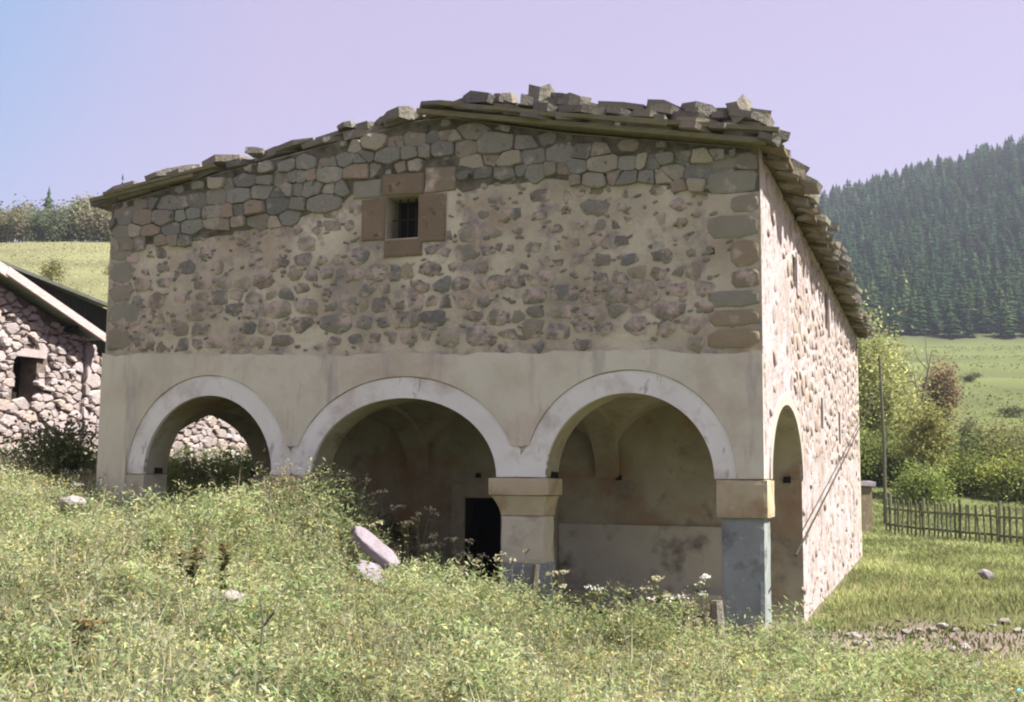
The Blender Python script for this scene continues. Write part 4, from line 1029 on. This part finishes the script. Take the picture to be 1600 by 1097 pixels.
grassy(20000, 3.6, 10, 16, 20, pathfringe, .05, .16, .02, [(.13, .16, .05), (.16, .17, .07)], 'path_grass', 'sparse grass tufts growing on the dirt path')
def inporch(px, py):
    lx, ly = local(px, py)
    return ((lx > -10.6) & (lx < -7.0) & (ly > .2) & (ly < 4.4)) | ((lx < -10.9) & (lx > -14.3) & (ly > 0) & (ly < 13))
px2, py2 = sample(16000, -14, -1, 12, 33, lambda a, b: inporch(a, b) * 1.0)
lx2, ly2 = local(px2, py2); H2 = np.where(lx2 > -10.8, .55, np.interp(lx2, [-14.3, -13.5, -12.8, -10.9], [.75, .6, .18, .12])) * rng.uniform(.5, 1.2, len(px2)) * np.where((lx2 > -10.8) & (ly2 < 1.2), .5, 1)
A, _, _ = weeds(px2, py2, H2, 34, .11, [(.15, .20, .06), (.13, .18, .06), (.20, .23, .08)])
link('porch_weeds', npmesh('porch_weeds', *A), M['leaf'], kind='stuff', label='shaded green weeds growing inside and beyond the left arch', category='weeds')

# --- tall single plants before the arches
def tall_weed(lx, ly, h, name, label, cat, group, flower=None, base=(.15, .16, .06), lsz=.09, nl=46, seed=0):
    g = np.random.default_rng(seed); x, y = world(lx, ly); o = thing(name, label, cat, (x, y, gz(x, y)), 0, group)
    mb = MB(); tips = []
    for s in range(int(g.integers(2, 5))):
        a = g.uniform(0, 6.28); d = Vector((math.cos(a), math.sin(a), 0)) * h * g.uniform(.05, .28); hh = h * g.uniform(.75, 1.05)
        mb.tube([(0, 0, -.05), d * .4 + Vector((0, 0, hh * .5)), d + Vector((0, 0, hh))], [.008, .006, .003], 4); tips.append((d, hh))
    mb.build('stem', M['stalk'], o)
    k = g.integers(0, len(tips), nl); t = g.random(nl) ** .8
    P = np.array([[tips[i][0].x * u, tips[i][0].y * u, tips[i][1] * u] for i, u in zip(k, t)]); a = g.uniform(0, 6.28, nl)
    D = unit(np.stack([np.cos(a), np.sin(a), g.uniform(0, .9, nl)], 1))
    link('leaves', npmesh('leaves', *leaf_arrays(P, D, lsz * g.uniform(.6, 1.3, nl), lsz * .4, shade(base, nl, .2, .07))), M['leaf'], o)
    if flower:
        m = 16; P = np.concatenate([np.array([[d.x, d.y, hh]]) + g.normal(0, 1, (m, 3)) * np.array([.035, .035, .012]) for d, hh in tips])
        link('flower_head', npmesh('flower_head', *leaf_arrays(P, unit(g.normal(size=(len(P), 3)) + np.array([0, 0, .3])), .035, .03, shade(flower, len(P), .1, .03))), M['leaf'], o, kind='stuff')
    return o
for i in range(26):
    tall_weed(-7.9 + 1.9 * rnd.random() + (.3 if i % 2 else 0), rnd.uniform(-1.5, -.25), rnd.uniform(.5, .95), 'tall_weed', 'tall seeding weed in the clump between the left and middle arches', 'weed', 'tall weeds before the left pier', (.34, .29, .17), seed=200 + i)
for i in range(16):
    lx = rnd.uniform(-6.0, -.6); tall_weed(lx, rnd.uniform(-1.0, -.25), rnd.uniform(.65, 1.0), 'tall_weed', 'pale tipped weed standing along the foot of the shaded porch', 'weed', 'weeds along the porch foot', (.55, .52, .34), seed=240 + i)
for i in range(7):
    tall_weed(rnd.uniform(-10.5, -7.9), rnd.uniform(-1.0, -.25), rnd.uniform(.4, .75), 'tall_weed', 'leafy weed standing before the dark left arch', 'weed', 'weeds before the left arch', (.5, .5, .38), seed=270 + i, lsz=.12)
for i, (lx, ly, h) in enumerate([(-1.15, -.8, .95), (-.9, -.85, 1.0), (-.62, -.8, 1.12), (-2.2, -.9, .95)]):
    tall_weed(lx, ly, h, 'umbel_plant', 'white flowered umbel plant before the right pier', 'plant', 'white umbel plants', (.74, .74, .68), (.15, .18, .06), .13, seed=290 + i)

for i, (u_, v_, h, lb) in enumerate([(352, 905, .62, 'dark brown seeding dock weed by the half buried grey rock'), (300, 900, .5, 'low dark leafy weed left of the brown dock weed'), (468, 925, .5, 'dark stemmed weed with yellow tips in the middle of the bank'), (120, 1040, .6, 'brownish dry weed in the lower left foreground')]):
    a_, b_ = ground_at(u_, v_, .25); l1, l2 = local(a_, b_)
    tall_weed(float(l1), float(l2), h, 'dock_weed', lb, 'weed', None, (.22, .15, .07) if i != 2 else (.5, .42, .1), (.085, .08, .035), .09, 110, 320 + i)
# dead grey stalk in the foreground
x, y = ground_at(398, 1060, .2)
dw = thing('dead_weed', 'bare grey forked dead stalk sticking out of the weeds', 'weed', (x, y, gz(x, y)))
for k, pts in enumerate([[(0, 0, 0), (.03, 0, .35), (.05, .02, .62), (.02, 0, .85)], [(.03, 0, .35), (-.12, .02, .5), (-.24, 0, .62)], [(.05, .02, .6), (.14, 0, .72), (.17, .02, .82)], [(.0, 0, .25), (-.06, -.05, .4), (-.2, -.05, .45)]]):
    mb = MB(); mb.tube(pts, [.010] * (len(pts) - 1) + [.004], 5); mb.build('stem' if k == 0 else 'branch', M['stalk'], dw)

# ================================================================== ROCKS, POSTS, FENCE, WIRE
x, y = ground_at(585, 880, .25); zr = gz(x, y)
def slab_rock(name, loc, L_, W_, T_, xd, nd, m, label, seed):
    g = random.Random(seed); n = 22; v = []; f = []
    for zz, sc_ in ((-.5, .9), (-.3, 1.0), (.3, 1.0), (.44, .95), (.5, .82)):
        for k in range(n):
            t = 2 * PI * k / n; p_ = 3.2; q_ = (abs(math.cos(t)) ** p_ + abs(math.sin(t)) ** p_) ** (-1 / p_) / 2 * (1 + random.Random(seed * 97 + k).uniform(-.09, .05))
            v.append((math.cos(t) * q_ * (L_ * (1 - (1 - sc_) * W_ / L_)), math.sin(t) * q_ * W_ * sc_, zz * T_ + g.uniform(-.008, .008)))
    for r_ in range(4):
        for k in range(n): f.append((r_ * n + k, r_ * n + (k + 1) % n, (r_ + 1) * n + (k + 1) % n, (r_ + 1) * n + k))
    f += [tuple(range(n))[::-1], tuple(range(4 * n, 5 * n))]
    o = link(name, pmesh(name, v, f), m); a = Vector(xd).normalized(); c = (Vector(nd) - a * Vector(nd).dot(a)).normalized(); b = c.cross(a)
    o.matrix_world = Matrix(((a.x, b.x, c.x, loc[0]), (a.y, b.y, c.y, loc[1]), (a.z, b.z, c.z, loc[2]), (0, 0, 0, 1))); o['label'] = label; o['category'] = 'rock'
slab_rock('stone_slab', (x, y, zr + .44),   .78, .25, .15, (.77, -.1, -.62), (.35, -.6, .7), M['palerock'], 'long pale pinkish stone slab leaning in the weeds below the middle arch', 3)
slab_rock('rock', (x + .02, y - .22, zr + .06), .58, .32, .22, (.82, -.1, -.5), (.2, -.6, .75), M['palerock'], 'pale block of stone lying under the leaning slab', 4)
x, y = ground_at(112, 800, .15); boulder('rock', (x, y, gz(x, y) + .28), (.42, .36, .3), M['greyrock'], 'rounded grey rock among the weeds left of the church', seed=4)
x, y = ground_at(355, 935, .2); boulder('rock', (x, y, gz(x, y) + .16), (.44, .34, .26), M['greyrock'], 'grey rock half buried in the foreground weeds', seed=5)
x, y = ground_at(1216, 1090, .1); boulder('rock', (x, y, gz(x, y) + .14), (.22, .2, .2), M['palerock'], 'small pale rock at the bottom edge right of the porch', seed=6)
x, y = ground_at(1540, 905, .05); boulder('rock', (x, y, gz(x, y) + .14), (.46, .34, .26), M['palerock'], 'white rock lying on the grass right of the church', seed=7, rot=(.2, .3, .5), chip=(.5, .85))
x, y = ground_at(1548, 912, .05); 
for i in range(34):
    px_ = rnd.uniform(1262, 1598); py_ = rnd.gauss(996, 14); x, y = ground_at(px_, py_)
    s = rnd.uniform(.07, .2); boulder('path_stone', (x, y, gz(x, y) + s * .15), (s * 1.3, s, s * .6), M['greyrock'], 'small pale stone lying on the dirt path', 'stone', 'stones on the dirt path', 400 + i, (0, 0, rnd.uniform(0, 3)))
for i in range(10):
    px_ = rnd.uniform(1480, 1600); py_ = rnd.uniform(1040, 1090); x, y = ground_at(px_, py_)
    s = rnd.uniform(.06, .13); boulder('path_stone', (x, y, gz(x, y) + s * .3), (s * 1.3, s, s * .7), M['greyrock'], 'grey stone in the sparse weeds at the lower right corner', 'stone', 'stones at the lower right corner', 460 + i, (0, 0, rnd.uniform(0, 3)))
# litter at the lower right corner
x, y = ground_at(1583, 1090); zz = gz(x, y) + .03
lit = thing('litter', 'torn orange and blue plastic wrapper in the lower right corner', 'litter', (x, y, zz), .4)
for nm, c, dx, w_ in (('orange_sheet', (.75, .25, .10), -.07, .12), ('blue_sheet', (.12, .38, .52), .07, .13), ('dark_sheet', (.02, .02, .025), .01, .08)):
    g2 = np.random.default_rng(int(w_ * 1000)); n_ = 7; XX, YY = np.meshgrid(np.linspace(-.5, .5, n_) * w_ + dx, np.linspace(-.5, .5, n_) * .12)
    ZZ = .03 + g2.random((n_, n_)) * .03; ii = np.arange(n_ * n_).reshape(n_, n_); Fv = np.stack([ii[:-1, :-1], ii[:-1, 1:], ii[1:, 1:], ii[1:, :-1]], -1).reshape(-1, 4)
    link(nm, npmesh(nm, np.stack([XX, YY, ZZ], -1).reshape(-1, 3), Fv), mat(nm, [c, tuple(v_ * 1.2 for v_ in c)], 5, bump=None, rough=.4), lit)
# stakes at the foot of the porch
def wpost(name, lx, ly, h, w_, lean, m, label, cat):
    x, y = world(lx, ly); mb = MB(); n_ = 5; v = []
    mb.tube([(0, 0, -.2), (lean * .5, 0, h * .5), (lean, .02, h)], [w_ * .5, w_ * .48, w_ * .42], 7)
    o = mb.build(name, m, None); o.location = (x, y, gz(x, y)); o['label'] = label; o['category'] = cat; return o
wpost('wooden_stake', -3.05, -.6, .86, .12, .08, M['bark'], 'short brown leaning stake before the middle pier', 'stake')
wpost('stone_post', -.48, -.8, .82, .19, -.03, M['slab'], 'short grey post stub before the right pier', 'post')
x, y = world(-1.35, -.5); boulder('rock', (x, y, gz(x, y) + .2), (.4, .3, .36), M['ashlar'], 'dark reddish rock before the right arch', seed=31)
# gate post behind the far corner
x, y = ground_at(1352, 832); gp = thing('gate_post', 'brown stone gate post with a white cap by the far church corner', 'post', (x, y, gz(x, y)), .2)
mb = MB(); mb.box(-.22, .22, -.2, .2, -.2, 1.85, .03); mb.build('post_shaft', M['ashlar'], gp)
mb = MB(); mb.box(-.30, .34, -.28, .28, 1.85, 2.05, .04); mb.build('cap', M['palerock'], gp)
# picket fence
fa = Vector((*ground_at(1385, 832), 0)); fb = Vector((*ground_at(1600, 856), 0)); fd = (fb - fa).normalized(); flen = (fb - fa).length + 9
fence = thing('picket_fence', 'grey weathered picket fence running along the meadow right of the church', 'fence', (fa.x, fa.y, 0), math.atan2(fd.y, fd.x))
def fz(s): return gz(fa.x + fd.x * s, fa.y + fd.y * s)
s = 0.0
shapes = []
for i in range(5):
    mb = MB(); w_ = rnd.uniform(.07, .1); h = rnd.uniform(1.2, 1.5)
    mb.add([(-w_ / 2, -.015, 0), (w_ / 2, -.015, 0), (w_ / 2 + .01, -.015, h - .08), (.01, -.015, h), (-w_ / 2, -.015, h - .06), (-w_ / 2, .015, 0), (w_ / 2, .015, 0), (w_ / 2 + .01, .015, h - .08), (.01, .015, h), (-w_ / 2, .015, h - .06)],
           [(0, 1, 2, 3, 4), (9, 8, 7, 6, 5), (0, 5, 6, 1), (1, 6, 7, 2), (2, 7, 8, 3), (3, 8, 9, 4), (4, 9, 5, 0)])
    me = mb.mesh('picket'); me.materials.append(M['greywood']); shapes.append(me)
while s < flen:
    o = link('picket', shapes[rnd.randrange(5)], None, fence); o.location = (s, rnd.uniform(-.02, .02), fz(s) - .02); o.rotation_euler = (rnd.uniform(-.04, .04), rnd.uniform(-.09, .09), 0); s += rnd.uniform(.2, .32)
for zz in (.35, 1.0):
    mb = MB(); s = 0
    while s < flen: mb.beam((s, .055, fz(s) + zz + rnd.uniform(-.03, .03)), (s + 2.2, .055, fz(s + 2.2) + zz), .05, .09); s += 2.15
    mb.build('rail', M['greywood'], fence)
s = .1
while s < flen:
    mb = MB(); mb.tube([(s, .14, fz(s) - .3), (s + .02, .14, fz(s) + 1.55)], [.07, .055], 7); mb.build('fence_post', M['greywood'], fence); s += 2.1
# pole and wire
xp, yp = ground_at(1385, 760); xp, yp = 50 * (1380 - 800) / 1800, 50
pole = thing('wooden_pole', 'thin dark wooden pole rising from the hedge beside the church', 'pole', (xp, yp, gz(xp, yp)))
mb = MB(); mb.tube([(0, 0, -.3), (.03, 0, 3.5), (-.08, 0, 7.3)], [.085, .07, .05], 8); mb.build('shaft', M['bark'], pole)
tx, ty = world(.35, .3)
mb = MB(); pts = []
a = Vector((xp - .03, yp, gz(xp, yp) + 6.3)); b = Vector((tx, ty, 1.0))
for i in range(13): t = i / 12; pts.append(a.lerp(b, t) - Vector((0, 0, .12 * math.sin(PI * t))))
mb.tube(pts, .016, 5); o = mb.build('wire', M['iron'], None); o['label'] = 'dark slack wire running from the pole down to the church corner'; o['category'] = 'wire'

# ------------------------------------------------------------------ haze
HAZE = True
if HAZE:
    hv = bpy.data.materials.new('haze air'); hv.use_nodes = True; t = hv.node_tree; t.nodes.clear()
    pv = t.nodes.new('ShaderNodeVolumePrincipled'); pv.inputs['Color'].default_value = (.72, .80, .92, 1); pv.inputs['Density'].default_value = .00027; pv.inputs['Anisotropy'].default_value = .2
    ou = t.nodes.new('ShaderNodeOutputMaterial'); t.links.new(pv.outputs[0], ou.inputs['Volume'])
    mb = MB(); mb.box(-2200, 2200, -150, 2300, -6, 330); mb.build('haze', hv, None, kind='stuff')
